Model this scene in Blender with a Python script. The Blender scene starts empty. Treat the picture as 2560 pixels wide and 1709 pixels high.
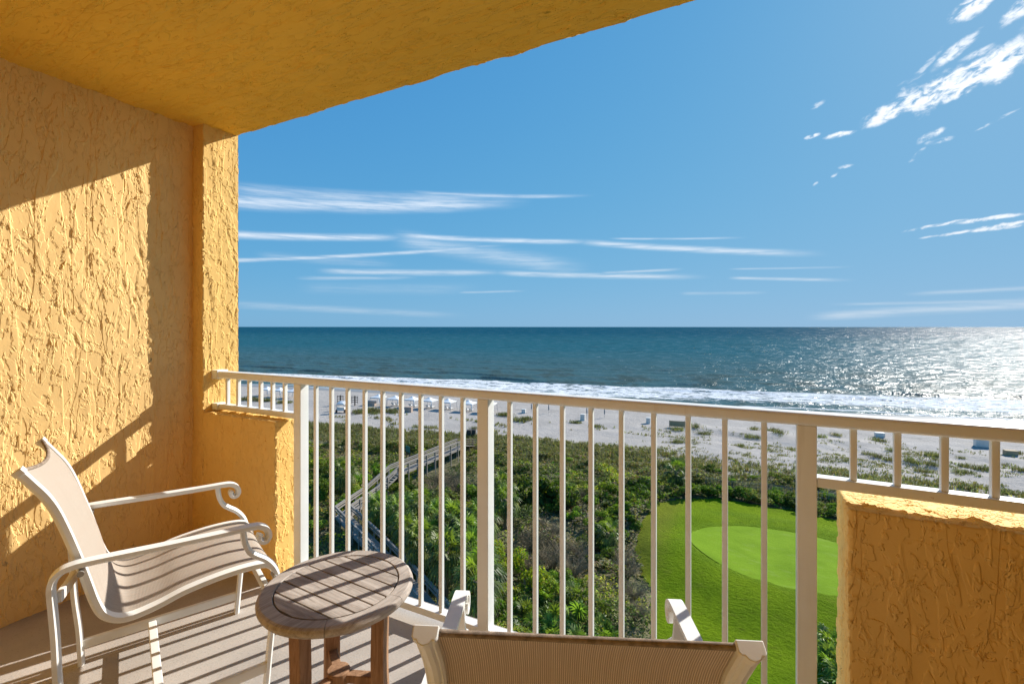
import bpy, bmesh, math, random
import numpy as np
from mathutils import Vector, Matrix
from math import radians as R, sin, cos, pi

rng = np.random.default_rng(7)
random.seed(7)
S = bpy.context.scene
COL = S.collection

# ------------------------------------------------------------------ camera, sky, sun, exposure
cam = bpy.data.cameras.new('camera')
cam.sensor_width = 36.0
cam.lens = 36.0 * 1187 / 2560
cam.shift_y = -38.5 / 2560
cam.clip_start = 0.05
cam.clip_end = 80000
camo = bpy.data.objects.new('camera', cam)
COL.objects.link(camo)
camo.location = (0, 0, 1.316)
camo.rotation_euler = (R(90), 0, R(27.2))
S.camera = camo

SUN_AZ, SUN_EL = 24.5, 31.3          # azimuth from +Y towards +X
SKY_STRENGTH = 0.085
SKY_CURVE = ((0.75, 0.245), (3.20, 0.70), (9.1, 1.44))
sun = bpy.data.lights.new('sun', 'SUN')
sun.energy = 5.0
sun.angle = R(0.5)
sun.color = (1.0, 0.95, 0.87)
suno = bpy.data.objects.new('sun', sun)
COL.objects.link(suno)
SD = Vector((sin(R(SUN_AZ)) * cos(R(SUN_EL)), cos(R(SUN_AZ)) * cos(R(SUN_EL)), sin(R(SUN_EL))))
suno.rotation_euler = SD.to_track_quat('Z', 'Y').to_euler()

S.view_settings.view_transform = 'Standard'
S.view_settings.look = 'None'
S.view_settings.exposure = 0.55
S.view_settings.gamma = 1
S.render.engine = 'CYCLES'
S.cycles.use_denoising = True
S.cycles.max_bounces = 8
S.cycles.diffuse_bounces = 5
S.cycles.sample_clamp_indirect = 6
S.cycles.sample_clamp_direct = 0

W = bpy.data.worlds.new('World')
S.world = W
W.use_nodes = True


class NT:
    """small helper for building node trees"""
    def __init__(s, tree):
        s.t = tree
        s.t.nodes.clear()

    def n(s, kind, **kw):
        nd = s.t.nodes.new(kind)
        for k, v in kw.items():
            setattr(nd, k, v)
        return nd

    def link(s, a, b):
        s.t.links.new(a, b)

    def put(s, sock, v):
        if isinstance(v, bpy.types.NodeSocket):
            s.link(v, sock)
        elif v is not None:
            if isinstance(v, (tuple, list)) and len(v) == 3 and sock.type == 'RGBA':
                v = (*v, 1)
            sock.default_value = v

    def m(s, op, a, b=None, c=None, clamp=False):
        nd = s.n('ShaderNodeMath', operation=op)
        nd.use_clamp = clamp
        s.put(nd.inputs[0], a)
        if b is not None: s.put(nd.inputs[1], b)
        if c is not None: s.put(nd.inputs[2], c)
        return nd.outputs[0]

    def ss(s, x, lo, hi, a=0.0, b=1.0):
        nd = s.n('ShaderNodeMapRange', interpolation_type='SMOOTHSTEP')
        s.put(nd.inputs[0], x)
        s.put(nd.inputs[1], lo); s.put(nd.inputs[2], hi); s.put(nd.inputs[3], a); s.put(nd.inputs[4], b)
        return nd.outputs[0]

    def mix(s, f, a, b, mode='MIX'):
        nd = s.n('ShaderNodeMix', data_type='RGBA', blend_type=mode)
        s.put(nd.inputs[0], f); s.put(nd.inputs[6], a); s.put(nd.inputs[7], b)
        return nd.outputs[2]

    def noise(s, vec, scale, detail=3, rough=.5, dist=0.0):
        nd = s.n('ShaderNodeTexNoise')
        if vec is not None: s.link(vec, nd.inputs['Vector'])
        nd.inputs['Scale'].default_value = scale
        nd.inputs['Detail'].default_value = detail
        nd.inputs['Roughness'].default_value = rough
        nd.inputs['Distortion'].default_value = dist
        return nd.outputs['Fac']

    def mapv(s, vec, scale=(1, 1, 1), rot=(0, 0, 0), loc=(0, 0, 0)):
        nd = s.n('ShaderNodeMapping')
        s.link(vec, nd.inputs[0])
        nd.inputs['Scale'].default_value = scale
        nd.inputs['Rotation'].default_value = rot
        nd.inputs['Location'].default_value = loc
        return nd.outputs[0]

    def comb(s, x, y, z=0.0):
        nd = s.n('ShaderNodeCombineXYZ')
        s.put(nd.inputs[0], x); s.put(nd.inputs[1], y); s.put(nd.inputs[2], z)
        return nd.outputs[0]

    def bump(s, h, strength=1, dist=.01, normal=None):
        nd = s.n('ShaderNodeBump')
        nd.inputs['Strength'].default_value = strength
        nd.inputs['Distance'].default_value = dist
        s.link(h, nd.inputs['Height'])
        if normal is not None: s.link(normal, nd.inputs['Normal'])
        return nd.outputs[0]


# ---- sky: nishita air plus clouds placed by compass direction and elevation
def build_world():
    q = NT(W.node_tree)
    out = q.n('ShaderNodeOutputWorld')
    bg = q.n('ShaderNodeBackground')
    q.link(bg.outputs[0], out.inputs[0])
    sky = q.n('ShaderNodeTexSky', sky_type='NISHITA')
    sky.sun_disc = False
    sky.sun_elevation = R(SUN_EL)
    sky.sun_rotation = R(SUN_AZ)
    sky.altitude = 0
    sky.air_density = 0.75
    sky.dust_density = 0.3
    sky.ozone_density = 2.5
    gen = q.n('ShaderNodeTexCoord').outputs['Generated']
    sp = q.n('ShaderNodeSeparateXYZ')
    q.link(gen, sp.inputs[0])
    x, y, z = sp.outputs
    az = q.m('MULTIPLY', q.m('ARCTAN2', x, y), 180 / pi)
    el = q.m('MULTIPLY', q.m('ARCSINE', z), 180 / pi)
    # ragged warp for all streaks
    nv = q.comb(q.m('MULTIPLY', az, 0.12), q.m('MULTIPLY', el, 0.9))
    warp = q.m('MULTIPLY', q.m('SUBTRACT', q.noise(nv, 1.0, 4, .6), .5), 1.0)
    fine = q.noise(q.comb(q.m('MULTIPLY', az, 0.18), q.m('MULTIPLY', el, 3.0)), 1.0, 5, .65)
    total = None
    #            az0,  el0,   az1,   el1,  half width, strength
    streaks = [(-66, 12.3, -24.0, 14.95, .55, .75), (-60, 13.9, -26.0, 15.3, .50, .42), (-40, 15.5, -17, 15.2, .16, .5),
               (-66, 9.0, -38.0, 10.5, .30, .85), (-42, 10.6, -16, 9.95, .22, .80), (-20, 10.1, 7.0, 7.2, .26, .75),
               (-16, 10.3, -0.5, 9.5, .09, .45), (-64, 6.2, -26.0, 10.0, .17, .75),
               (-50, 6.2, -27, 6.5, .26, .65), (-30, 6.5, -4.0, 5.5, .24, .70), (-17, 6.3, -7, 6.5, .12, .55),
               (-42, 10.4, -17, 6.6, .75, .42), (-34, 9.4, -20, 7.4, .5, .32), (-52, 5.3, -38, 5.8, .16, .40),
               (-3, 5.35, 9, 4.5, .13, .55), (-3, 6.3, 9, 5.8, .08, .35), (-60, 2.4, -32, 1.3, .30, .32),
               (-8, 3.75, 1.5, 3.6, .14, .30), (-34, 4.05, -25, 4.3, .10, .38), (-52, 4.2, -30, 4.6, .5, .16),
               (4, .9, 30, 2.5, .34, .55), (12, 3.0, 32, 3.3, .16, .40), (6, 2.2, 30, 2.1, .12, .38), (-56, 7.6, -40, 7.2, .35, .2)]
    for (a0, e0, a1, e1, w, k) in streaks:
        L = math.hypot(a1 - a0, e1 - e0)
        ux, uy = (a1 - a0) / L, (e1 - e0) / L
        dx = q.m('SUBTRACT', az, a0); dy = q.m('SUBTRACT', el, e0)
        s_ = q.m('ADD', q.m('MULTIPLY', dx, ux), q.m('MULTIPLY', dy, uy))
        t_ = q.m('ADD', q.m('MULTIPLY', dy, ux), q.m('MULTIPLY', dx, -uy))
        t_ = q.m('ADD', t_, q.m('MULTIPLY', warp, w * .9))
        at = q.m('ABSOLUTE', q.m('DIVIDE', t_, w))
        prof = q.m('POWER', q.ss(at, 2.1, .0), 1.3)
        ends = q.m('MULTIPLY', q.ss(s_, 0, L * .15), q.ss(s_, L, L * .70))
        v = q.m('MULTIPLY', q.m('MULTIPLY', prof, ends), k)
        total = v if total is None else q.m('MAXIMUM', total, v)
    tex = q.m('MULTIPLY', q.ss(fine, .25, .62, .30, 1.0), q.ss(q.noise(q.comb(q.m('MULTIPLY', az, .35), q.m('MULTIPLY', el, 7.0), 5.0), 1.0, 4, .65), .25, .6, .55, 1.0))
    total = q.m('MULTIPLY', q.m('MULTIPLY', total, tex), .84)
    # broken cumulus bank on the right
    cum = None
    blobs = [(15.2, 20.3, 5.0, 1.25, 9, 1.0), (11.3, 19.5, 2.6, .8, 18, .9), (18.0, 21.1, 3.0, 1.3, 14, 1.0), (15.9, 23.0, 2.0, .45, 32, .7),
             (17.4, 22.4, 1.4, .35, 12, .55), (13.9, 22.5, 1.7, .28, 40, .45), (17.0, 25.9, 1.8, .8, 25, .9), (20.0, 24.6, 1.6, .6, 30, .75), (23, 24, 3, 1.2, 20, .9),
             (22.8, 21.2, 2.0, .6, 20, .7), (5.1, 18.7, .8, .22, 8, .8), (7.4, 18.4, 1.3, .28, 2, .85), (10.2, 19.0, 1.0, .32, 35, .8), (14.3, 16.8, 1.1, .36, 25, .8),
             (14.8, 16.2, 1.0, .25, 5, .6), (5.6, 21.4, .7, .28, 20, .5), (13.3, 15.4, .9, .2, 38, .6), (7.9, 15.4, .8, .18, 0, .6), (7.0, 14.8, .5, .18, 35, .5), (5.4, 14.2, .35, .15, 30, .5),
             (18.4, 16.9, 1.4, .14, 20, .6), (17.6, 9.1, 2.6, .22, 2, .8), (14.4, 9.0, 2.2, .16, 6, .7), (19.5, 8.4, 3.6, .3, 3, .95), (15.5, 8.15, 2.2, .14, 4, .7), (12.9, 21.7, 1, .2, 12, .3)]
    wx = q.m('MULTIPLY', q.m('SUBTRACT', q.noise(q.comb(az, el, 3.0), .55, 5, .56), .5), 1.0)
    wy = q.m('MULTIPLY', q.m('SUBTRACT', q.noise(q.comb(az, el, 9.0), .55, 5, .56), .5), 1.0)
    for (a0, e0, ra, re, ang, k) in blobs:
        ca, sa = cos(R(ang)), sin(R(ang))
        dx = q.m('SUBTRACT', az, a0); dy = q.m('SUBTRACT', el, e0)
        s_ = q.m('DIVIDE', q.m('ADD', q.m('ADD', q.m('MULTIPLY', dx, ca), q.m('MULTIPLY', dy, sa)), q.m('MULTIPLY', wx, ra * 1.0)), ra)
        t_ = q.m('DIVIDE', q.m('ADD', q.m('ADD', q.m('MULTIPLY', dy, ca), q.m('MULTIPLY', dx, -sa)), q.m('MULTIPLY', wy, re * 2.0)), re)
        r2 = q.m('ADD', q.m('MULTIPLY', s_, s_), q.m('MULTIPLY', t_, t_))
        v = q.m('MULTIPLY', q.ss(r2, 1.5, .0), k)
        cum = v if cum is None else q.m('MAXIMUM', cum, v)
    rot = q.comb(q.m('ADD', q.m('MULTIPLY', az, .9), q.m('MULTIPLY', el, .6)), q.m('SUBTRACT', q.m('MULTIPLY', el, 2.1), q.m('MULTIPLY', az, .7)), 2.0)
    puff = q.noise(rot, .85, 7, .60, .4)
    cum = q.m('MULTIPLY', cum, q.ss(puff, .30, .64, .08, 1.0))
    cum = q.m('MULTIPLY', q.ss(cum, .03, .85), .95)
    cover = q.m('MAXIMUM', total, cum)
    cloudcol = q.mix(q.ss(el, 1, 14), (6.6, 7.1, 7.6), (8.8, 9.1, 9.5))
    # polarised look of the air: the bright band at the horizon is held back channel by channel
    sc = q.n('ShaderNodeSeparateColor'); q.link(sky.outputs[0], sc.inputs[0])
    ch = [q.m('DIVIDE', q.m('MULTIPLY', sc.outputs[i], g), q.m('ADD', 1.0, q.m('MULTIPLY', sc.outputs[i], b))) for i, (g, b) in enumerate(SKY_CURVE)]
    cc = q.n('ShaderNodeCombineColor')
    for i in range(3): q.link(ch[i], cc.inputs[i])
    colr = q.mix(cover, cc.outputs[0], cloudcol)
    q.link(colr, bg.inputs[0])
    bg.inputs[1].default_value = SKY_STRENGTH


build_world()


# ------------------------------------------------------------------ materials
def new_mat(name):
    m = bpy.data.materials.new(name)
    m.use_nodes = True
    q = NT(m.node_tree)
    out = q.n('ShaderNodeOutputMaterial')
    p = q.n('ShaderNodeBsdfPrincipled')
    q.link(p.outputs[0], out.inputs[0])
    tc = q.n('ShaderNodeTexCoord')
    return m, q, p, out, tc


def paint(name, col, rough=.4, var=.06, bump=.0004, scale=30, spec=.5, rust=0):
    m, q, p, out, tc = new_mat(name)
    o = tc.outputs['Object']
    n1 = q.noise(o, scale * .25, 4, .6)
    c = q.mix(q.ss(n1, .3, .7), tuple(v * (1 - var) for v in col), tuple(min(1, v * (1 + var)) for v in col))
    if rust:
        spot = q.noise(o, 21, 4, .7)
        c = q.mix(q.ss(spot, .70, .76, 0, rust), c, (.30, .15, .07))
        drip = q.noise(q.mapv(o, (30, 30, 1.6)), 1, 3, .6)
        c = q.mix(q.ss(drip, .60, .76, 0, .16), c, (.50, .44, .36))
    q.link(c, p.inputs['Base Color'])
    q.put(p.inputs['Roughness'], q.ss(n1, .2, .8, rough * .85, rough * 1.2))
    p.inputs['Specular IOR Level'].default_value = spec
    if bump:
        q.link(q.bump(q.noise(o, scale * 6, 3, .6), .5, bump), p.inputs['Normal'])
    return m


def stucco(name, col, stretch=(1, 1, .42), amp=1.0, rot=(0, 0, 0), seed=0.0, soft=1.0):
    """hand trowelled knock-down stucco: torn plateaus with sharp edges, drag ridges, fine grit"""
    m, q, p, out, tc = new_mat(name)
    m.displacement_method = 'BOTH'
    o = q.mapv(tc.outputs['Object'], stretch, rot, (seed, seed * .7, seed * 1.3))
    n1 = q.noise(o, 8.5, 4, .58, .4)
    n2 = q.noise(o, 30, 3, .6, .45)
    patch = q.noise(tc.outputs['Object'], 2.4, 3, .5)
    big = q.ss(n1, .47, .47 + .026 * soft)
    big2 = q.ss(n1, .585, .585 + .026 * soft)
    small = q.m('MULTIPLY', q.ss(n2, .525, .525 + .045 * soft), q.ss(patch, .24, .44))
    ov = q.mapv(tc.outputs['Object'], tuple(s * (1.0 if s >= 1 else .30) for s in stretch), rot, (seed + 3, 1, 2))
    n3 = q.noise(ov, 8, 3, .5, .5)
    ledge = q.m('MULTIPLY', q.m('ADD', q.ss(n3, .46, .472), q.ss(n3, .56, .572)), .0030)
    ridge = q.m('MULTIPLY', q.ss(q.m('ABSOLUTE', q.m('SUBTRACT', n3, .46)), .014, .0), q.ss(q.noise(tc.outputs['Object'], 3.1, 2), .48, .58))
    grit = q.noise(tc.outputs['Object'], 160, 2, .6)
    h = q.m('ADD', q.m('ADD', q.m('MULTIPLY', big, .0026), ledge), q.m('MULTIPLY', n1, .005))
    h = q.m('ADD', h, q.m('MULTIPLY', big2, .0022))
    h = q.m('ADD', h, q.m('MULTIPLY', small, .0040))
    h = q.m('ADD', h, q.m('MULTIPLY', ridge, .0030))
    h = q.m('ADD', h, q.m('MULTIPLY', patch, .010))
    h = q.m('ADD', h, q.m('MULTIPLY', grit, .0005))
    d = q.n('ShaderNodeDisplacement')
    q.link(h, d.inputs['Height'])
    d.inputs['Midlevel'].default_value = .008
    d.inputs['Scale'].default_value = amp
    q.link(d.outputs[0], out.inputs['Displacement'])
    dirt = q.noise(tc.outputs['Object'], 1.3, 5, .6)
    c = q.mix(q.ss(dirt, .35, .7), tuple(v * .93 for v in col), tuple(min(1, v * 1.03) for v in col))
    q.link(c, p.inputs['Base Color'])
    p.inputs['Roughness'].default_value = .75
    p.inputs['Specular IOR Level'].default_value = .25
    return m


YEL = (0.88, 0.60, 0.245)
YEL_SHADED = (0.87, 0.565, 0.185)  # same yellow paint, deepened to carry the orange shade of the inner faces
M = {}
M['stucco_wall'] = stucco('stucco side wall', YEL, (1, 1, .46), .86, seed=1.7)
M['stucco_post'] = stucco('stucco pilaster', YEL_SHADED, (1, 1, .60), .82, seed=5.1)
M['stucco_low'] = stucco('stucco half wall', YEL_SHADED, (1, 1, .60), .78, seed=9.4)
M['stucco_ceiling'] = stucco('stucco ceiling', (.92, .545, .080), (.42, 1.1, 1), 1.0, rot=(0, 0, R(-18)), seed=3.3, soft=1.6)  # orange glow of the shaded underside is put into this colour
M['stucco_plain'] = paint('ochre house wall', (.48, .285, .055), .8, .05, .002, 20, .2)  # walls out of view; tone chosen for the bounce light they send back
M['cream'] = paint('cream painted aluminium', (.81, .82, .805), .32, .03, .0002, 25, .5, .7)
M['chair_cream'] = paint('ivory powder coat', (.82, .82, .79), .33, .04, .0002, 30)
M['bolt'] = paint('dull bolt metal', (.35, .34, .32), .35, .1, 0, 30)


def concrete():
    m, q, p, out, tc = new_mat('balcony concrete')
    o = tc.outputs['Object']
    n1 = q.noise(o, 2.2, 5, .6); n2 = q.noise(o, 130, 3, .7); n3 = q.noise(o, 420, 2, .6)
    c = q.mix(q.ss(n1, .3, .72), (.37, .335, .30), (.48, .435, .39))
    stain = q.noise(o, 5.5, 5, .7)
    c = q.mix(q.ss(stain, .56, .72, 0, .35), c, (.29, .255, .22))
    c = q.mix(q.ss(n2, .58, .68, 0, .65), c, (.22, .19, .165))
    c = q.mix(q.ss(n3, .60, .72, 0, .5), c, (.66, .61, .56))
    q.link(c, p.inputs['Base Color'])
    p.inputs['Roughness'].default_value = .85
    p.inputs['Specular IOR Level'].default_value = .2
    h = q.m('ADD', q.m('MULTIPLY', n2, 1.0), q.m('MULTIPLY', n3, .5))
    q.link(q.bump(h, .7, .0022), p.inputs['Normal'])
    return m


def wood(name, light, dark, axis='X', rough=.7, ring=55):
    m, q, p, out, tc = new_mat(name)
    o = tc.outputs['Object']
    sc = {'X': (1.5, 16, 16), 'Y': (16, 1.5, 16), 'Z': (16, 16, 1.5)}[axis]
    v = q.mapv(o, sc)
    g = q.noise(v, 3.2, 6, .68, .9)
    g2 = q.noise(v, ring * .35, 3, .7)
    b = q.noise(o, 6.5, 4, .6)
    c = q.mix(q.ss(g, .32, .68), dark, light)
    c = q.mix(q.ss(g2, .55, .75, 0, .45), c, tuple(x * .55 for x in dark))
    c = q.mix(q.ss(b, .52, .72, 0, .38), c, tuple(x * .62 for x in dark))
    c = q.mix(q.ss(b, .45, .25, 0, .30), c, tuple(min(1, x * 1.25) for x in light))
    q.link(c, p.inputs['Base Color'])
    p.inputs['Roughness'].default_value = rough
    p.inputs['Specular IOR Level'].default_value = .25
    q.link(q.bump(q.m('ADD', g, q.m('MULTIPLY', g2, .6)), .5, .0022), p.inputs['Normal'])
    return m


M['concrete'] = concrete()
M['teak_x'] = wood('weathered teak', (.52, .455, .395), (.30, .25, .21), 'X')
M['teak_y'] = wood('weathered teak rim', (.53, .465, .405), (.31, .26, .22), 'Y')
M['teak_leg'] = wood('brown teak', (.40, .235, .135), (.24, .13, .07), 'Z')
M['board'] = wood('silvered boardwalk timber', (.36, .325, .285), (.20, .175, .15), 'Y', .85, 20)
M['dark_wood'] = wood('dark wet timber', (.10, .085, .07), (.05, .04, .035), 'Z', .8)


def sling():
    m, q, p, out, tc = new_mat('woven sling mesh')
    uv = q.n('ShaderNodeUVMap').outputs[0]
    sp = q.n('ShaderNodeSeparateXYZ'); q.link(uv, sp.inputs[0])
    # uv are metres across and along the cloth
    wob = q.m('MULTIPLY', q.noise(uv, 9, 3), .0016)
    rib = q.m('SINE', q.m('MULTIPLY', q.m('ADD', sp.outputs[0], wob), 2 * pi / .0037))
    weft = q.m('SINE', q.m('MULTIPLY', sp.outputs[1], 2 * pi / .0040))
    slub = q.noise(q.mapv(uv, (260, 3, 1)), 1, 3, .7)
    slub2 = q.noise(q.mapv(uv, (4, 170, 1)), 1, 3, .7)
    c = q.mix(q.ss(rib, -.7, .6), (.36, .30, .235), (.77, .695, .60))
    c = q.mix(q.ss(weft, .2, 1.0, 0, .25), c, (.46, .37, .29))
    c = q.mix(q.ss(slub, .40, .66, 0, .40), c, (.44, .355, .285))
    c = q.mix(q.ss(slub2, .42, .66, 0, .50), c, (.54, .44, .36))
    q.link(c, p.inputs['Base Color'])
    p.inputs['Roughness'].default_value = .6
    p.inputs['Specular IOR Level'].default_value = .25
    tr = q.n('ShaderNodeBsdfTranslucent')
    q.link(q.mix(1, c, (.92, .76, .58), 'MULTIPLY'), tr.inputs[0])
    mx = q.n('ShaderNodeMixShader')
    mx.inputs[0].default_value = .26
    q.link(p.outputs[0], mx.inputs[1]); q.link(tr.outputs[0], mx.inputs[2])
    q.link(mx.outputs[0], out.inputs[0])
    b = q.bump(q.m('ADD', rib, q.m('MULTIPLY', weft, .5)), .5, .0006)
    q.link(b, p.inputs['Normal'])
    return m


M['sling'] = sling()
M['hem'] = paint('sling hem thread', (.27, .21, .16), .8, .35, .002, 300, .2)


def leafmat(name, trans=.42, gloss=.35):
    m, q, p, out, tc = new_mat(name)
    at = q.n('ShaderNodeAttribute', attribute_name='tint')
    oi = q.n('ShaderNodeObjectInfo')
    hs = q.n('ShaderNodeHueSaturation')
    q.link(at.outputs['Color'], hs.inputs['Color'])
    q.put(hs.inputs['Hue'], q.ss(oi.outputs['Random'], 0, 1, .485, .515))
    q.put(hs.inputs['Value'], q.ss(q.m('FRACT', q.m('MULTIPLY', oi.outputs['Random'], 7.31)), 0, 1, .8, 1.2))
    q.link(hs.outputs[0], p.inputs['Base Color'])
    p.inputs['Roughness'].default_value = 1 - gloss
    p.inputs['Specular IOR Level'].default_value = .3
    tr = q.n('ShaderNodeBsdfTranslucent')
    q.link(q.mix(1, hs.outputs[0], (1.15, 1.25, .5), 'MULTIPLY'), tr.inputs[0])
    mx = q.n('ShaderNodeMixShader')
    mx.inputs[0].default_value = trans
    q.link(p.outputs[0], mx.inputs[1]); q.link(tr.outputs[0], mx.inputs[2])
    q.link(mx.outputs[0], out.inputs[0])
    return m


M['leaf'] = leafmat('leaves')
M['frond'] = leafmat('palm fronds', .42, .55)
M['bark'] = wood('palm bark', (.26, .19, .13), (.13, .095, .065), 'Z', .9)
M['twig'] = paint('twigs', (.215, .175, .11), .9, .3, 0, 30, .1)


# ------------------------------------------------------------------ mesh helpers
def tag(o, label=None, cat=None, group=None, kind=None):
    if label: o['label'] = label
    if cat: o['category'] = cat
    if group: o['group'] = group
    if kind: o['kind'] = kind
    return o


def empty(name, loc=(0, 0, 0), rz=0, label=None, cat=None, group=None):
    o = bpy.data.objects.new(name, None)
    COL.objects.link(o)
    o.location = loc
    o.rotation_euler = (0, 0, rz)
    o.empty_display_size = .2
    return tag(o, label, cat, group)


def from_np(name, V, F, mat, parent=None, tint=None, smooth=False, uv=None):
    """V (n,3), F (k,4) or (k,3) int arrays, tint (k,3) per face colour"""
    V = np.asarray(V, np.float32); F = np.asarray(F, np.int32)
    me = bpy.data.meshes.new(name)
    k, c = F.shape
    me.vertices.add(len(V)); me.vertices.foreach_set('co', V.ravel())
    me.loops.add(k * c); me.loops.foreach_set('vertex_index', F.ravel())
    me.polygons.add(k)
    me.polygons.foreach_set('loop_start', np.arange(0, k * c, c, dtype=np.int32))
    me.polygons.foreach_set('loop_total', np.full(k, c, np.int32))
    me.polygons.foreach_set('use_smooth', np.full(k, smooth, bool))
    me.update(calc_edges=True)
    if tint is not None:
        a = me.attributes.new('tint', 'FLOAT_COLOR', 'FACE')
        a.data.foreach_set('color', np.c_[tint, np.ones(k)].astype(np.float32).ravel())
    if uv is not None:
        l = me.uv_layers.new(name='uv')
        l.data.foreach_set('uv', np.asarray(uv, np.float32)[F.ravel()].ravel())
    o = bpy.data.objects.new(name, me)
    COL.objects.link(o)
    if mat: me.materials.append(mat)
    if parent: o.parent = parent
    return o


class MB:
    def __init__(s):
        s.v = []; s.f = []

    def box(s, x0, x1, y0, y1, z0, z1, mat=None):
        i = len(s.v)
        P = [(x0, y0, z0), (x1, y0, z0), (x1, y1, z0), (x0, y1, z0), (x0, y0, z1), (x1, y0, z1), (x1, y1, z1), (x0, y1, z1)]
        if mat is not None: P = [tuple(mat @ Vector(p)) for p in P]
        s.v += P
        s.f += [tuple(i + k for k in q) for q in ((3, 2, 1, 0), (4, 5, 6, 7), (0, 1, 5, 4), (1, 2, 6, 5), (2, 3, 7, 6), (3, 0, 4, 7))]
        return s

    def bar(s, a, b, w, t, upv=(0, 0, 1)):
        """box beam from a to b, w wide (sideways) and t thick (up)"""
        a = Vector(a); b = Vector(b); d = (b - a); L = d.length; d = d / L
        u = Vector(upv); sd = d.cross(u)
        if sd.length < 1e-4: sd = d.cross(Vector((1, 0, 0)))
        sd.normalize(); u = sd.cross(d)
        mt = Matrix((sd, d, u)).transposed().to_4x4(); mt.translation = a
        return s.box(-w / 2, w / 2, 0, L, -t / 2, t / 2, mt)

    def sweep(s, pts, side, sec, closed=True, caps=True, scale=None):
        """sweep section sec [(along side, along normal)] along pts; side = constant side vector"""
        P = [Vector(p) for p in pts]; side = Vector(side).normalized(); n = len(sec); i0 = len(s.v)
        for i, p in enumerate(P):
            d = (P[min(i + 1, len(P) - 1)] - P[max(i - 1, 0)]).normalized()
            nr = side.cross(d).normalized()
            k = scale[i] if scale is not None else 1
            for (a, b) in sec: s.v.append(tuple(p + side * a * k + nr * b * k))
        for i in range(len(P) - 1):
            for j in range(n):
                j2 = (j + 1) % n
                s.f.append((i0 + i * n + j, i0 + i * n + j2, i0 + (i + 1) * n + j2, i0 + (i + 1) * n + j))
        if caps:
            s.f.append(tuple(i0 + j for j in reversed(range(n))))
            s.f.append(tuple(i0 + (len(P) - 1) * n + j for j in range(n)))
        return s

    def tube(s, pts, r, n=8, caps=True):
        P = [Vector(p) for p in pts]; i0 = len(s.v)
        rr = r if isinstance(r, (list, tuple)) else [r] * len(P)
        ref = Vector((.13, .37, .92))
        for i, p in enumerate(P):
            d = (P[min(i + 1, len(P) - 1)] - P[max(i - 1, 0)]).normalized()
            a = d.cross(ref)
            if a.length < .05: a = d.cross(Vector((1, 0, 0)))
            a.normalize(); b = d.cross(a)
            for j in range(n):
                t = 2 * pi * j / n
                s.v.append(tuple(p + a * cos(t) * rr[i] + b * sin(t) * rr[i]))
        for i in range(len(P) - 1):
            for j in range(n):
                j2 = (j + 1) % n
                s.f.append((i0 + i * n + j, i0 + i * n + j2, i0 + (i + 1) * n + j2, i0 + (i + 1) * n + j))
        if caps:
            s.f.append(tuple(i0 + j for j in reversed(range(n))))
            s.f.append(tuple(i0 + (len(P) - 1) * n + j for j in range(n)))
        return s

    def prism(s, poly, z0, z1):
        i = len(s.v); n = len(poly)
        s.v += [(x, y, z0) for x, y in poly] + [(x, y, z1) for x, y in poly]
        s.f.append(tuple(i + k for k in reversed(range(n))))
        s.f.append(tuple(i + n + k for k in range(n)))
        for k in range(n):
            k2 = (k + 1) % n
            s.f.append((i + k, i + k2, i + n + k2, i + n + k))
        return s

    def build(s, name, mat, parent=None, bevel=0, seg=2, smooth=False, loc=None):
        me = bpy.data.meshes.new(name)
        me.from_pydata([tuple(v) for v in s.v], [], s.f)
        bm = bmesh.new(); bm.from_mesh(me)
        bmesh.ops.recalc_face_normals(bm, faces=bm.faces)
        bm.to_mesh(me); bm.free()
        me.polygons.foreach_set('use_smooth', [smooth] * len(me.polygons))
        me.materials.append(mat)
        o = bpy.data.objects.new(name, me)
        COL.objects.link(o)
        if parent: o.parent = parent
        if loc: o.location = loc
        if bevel:
            b = o.modifiers.new('bevel', 'BEVEL'); b.width = bevel; b.segments = seg; b.limit_method = 'ANGLE'; b.angle_limit = R(40)
            if smooth is False:
                me.polygons.foreach_set('use_smooth', [True] * len(me.polygons))
                w = o.modifiers.new('wn', 'WEIGHTED_NORMAL'); w.keep_sharp = True
        return o


def fine_box(x0, x1, y0, y1, z0, z1, faces, step):
    """box whose listed faces ('+X','-Y'...) are dense grids for displacement, others coarse; shared vertices at edges"""
    ns = [max(1, round((b - a) / step)) for a, b in ((x0, x1), (y0, y1), (z0, z1))]
    lo = np.array([x0, y0, z0]); hi = np.array([x1, y1, z1])
    Vs = []; Fs = []; base = 0
    for f in faces:
        ax = 'XYZ'.index(f[1]); a, b = [(1, 2), (2, 0), (0, 1)][ax]
        na, nb = ns[a], ns[b]
        ga, gb = np.meshgrid(np.linspace(lo[a], hi[a], na + 1), np.linspace(lo[b], hi[b], nb + 1), indexing='ij')
        V = np.zeros((ga.size, 3)); V[:, a] = ga.ravel(); V[:, b] = gb.ravel(); V[:, ax] = hi[ax] if f[0] == '+' else lo[ax]
        i, j = np.meshgrid(np.arange(na), np.arange(nb), indexing='ij')
        k = (i * (nb + 1) + j).ravel()
        F = np.c_[k, k + nb + 1, k + nb + 2, k + 1]
        if f[0] == '-': F = F[:, ::-1]
        Vs.append(V); Fs.append(F + base); base += len(V)
    V = np.concatenate(Vs); F = np.concatenate(Fs)
    key = np.round(V * 1e5).astype(np.int64)
    _, first, inv = np.unique(key, axis=0, return_index=True, return_inverse=True)
    return V[first], inv.ravel()[F]


def hash2(ix, iy, seed):
    h = (ix.astype(np.int64) * 374761393 + iy.astype(np.int64) * 668265263 + seed * 974711) & 0x7fffffff
    h = ((h ^ (h >> 13)) * 1274126177) & 0x7fffffff
    return ((h ^ (h >> 16)) & 0xffff) / 65535.0


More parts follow.
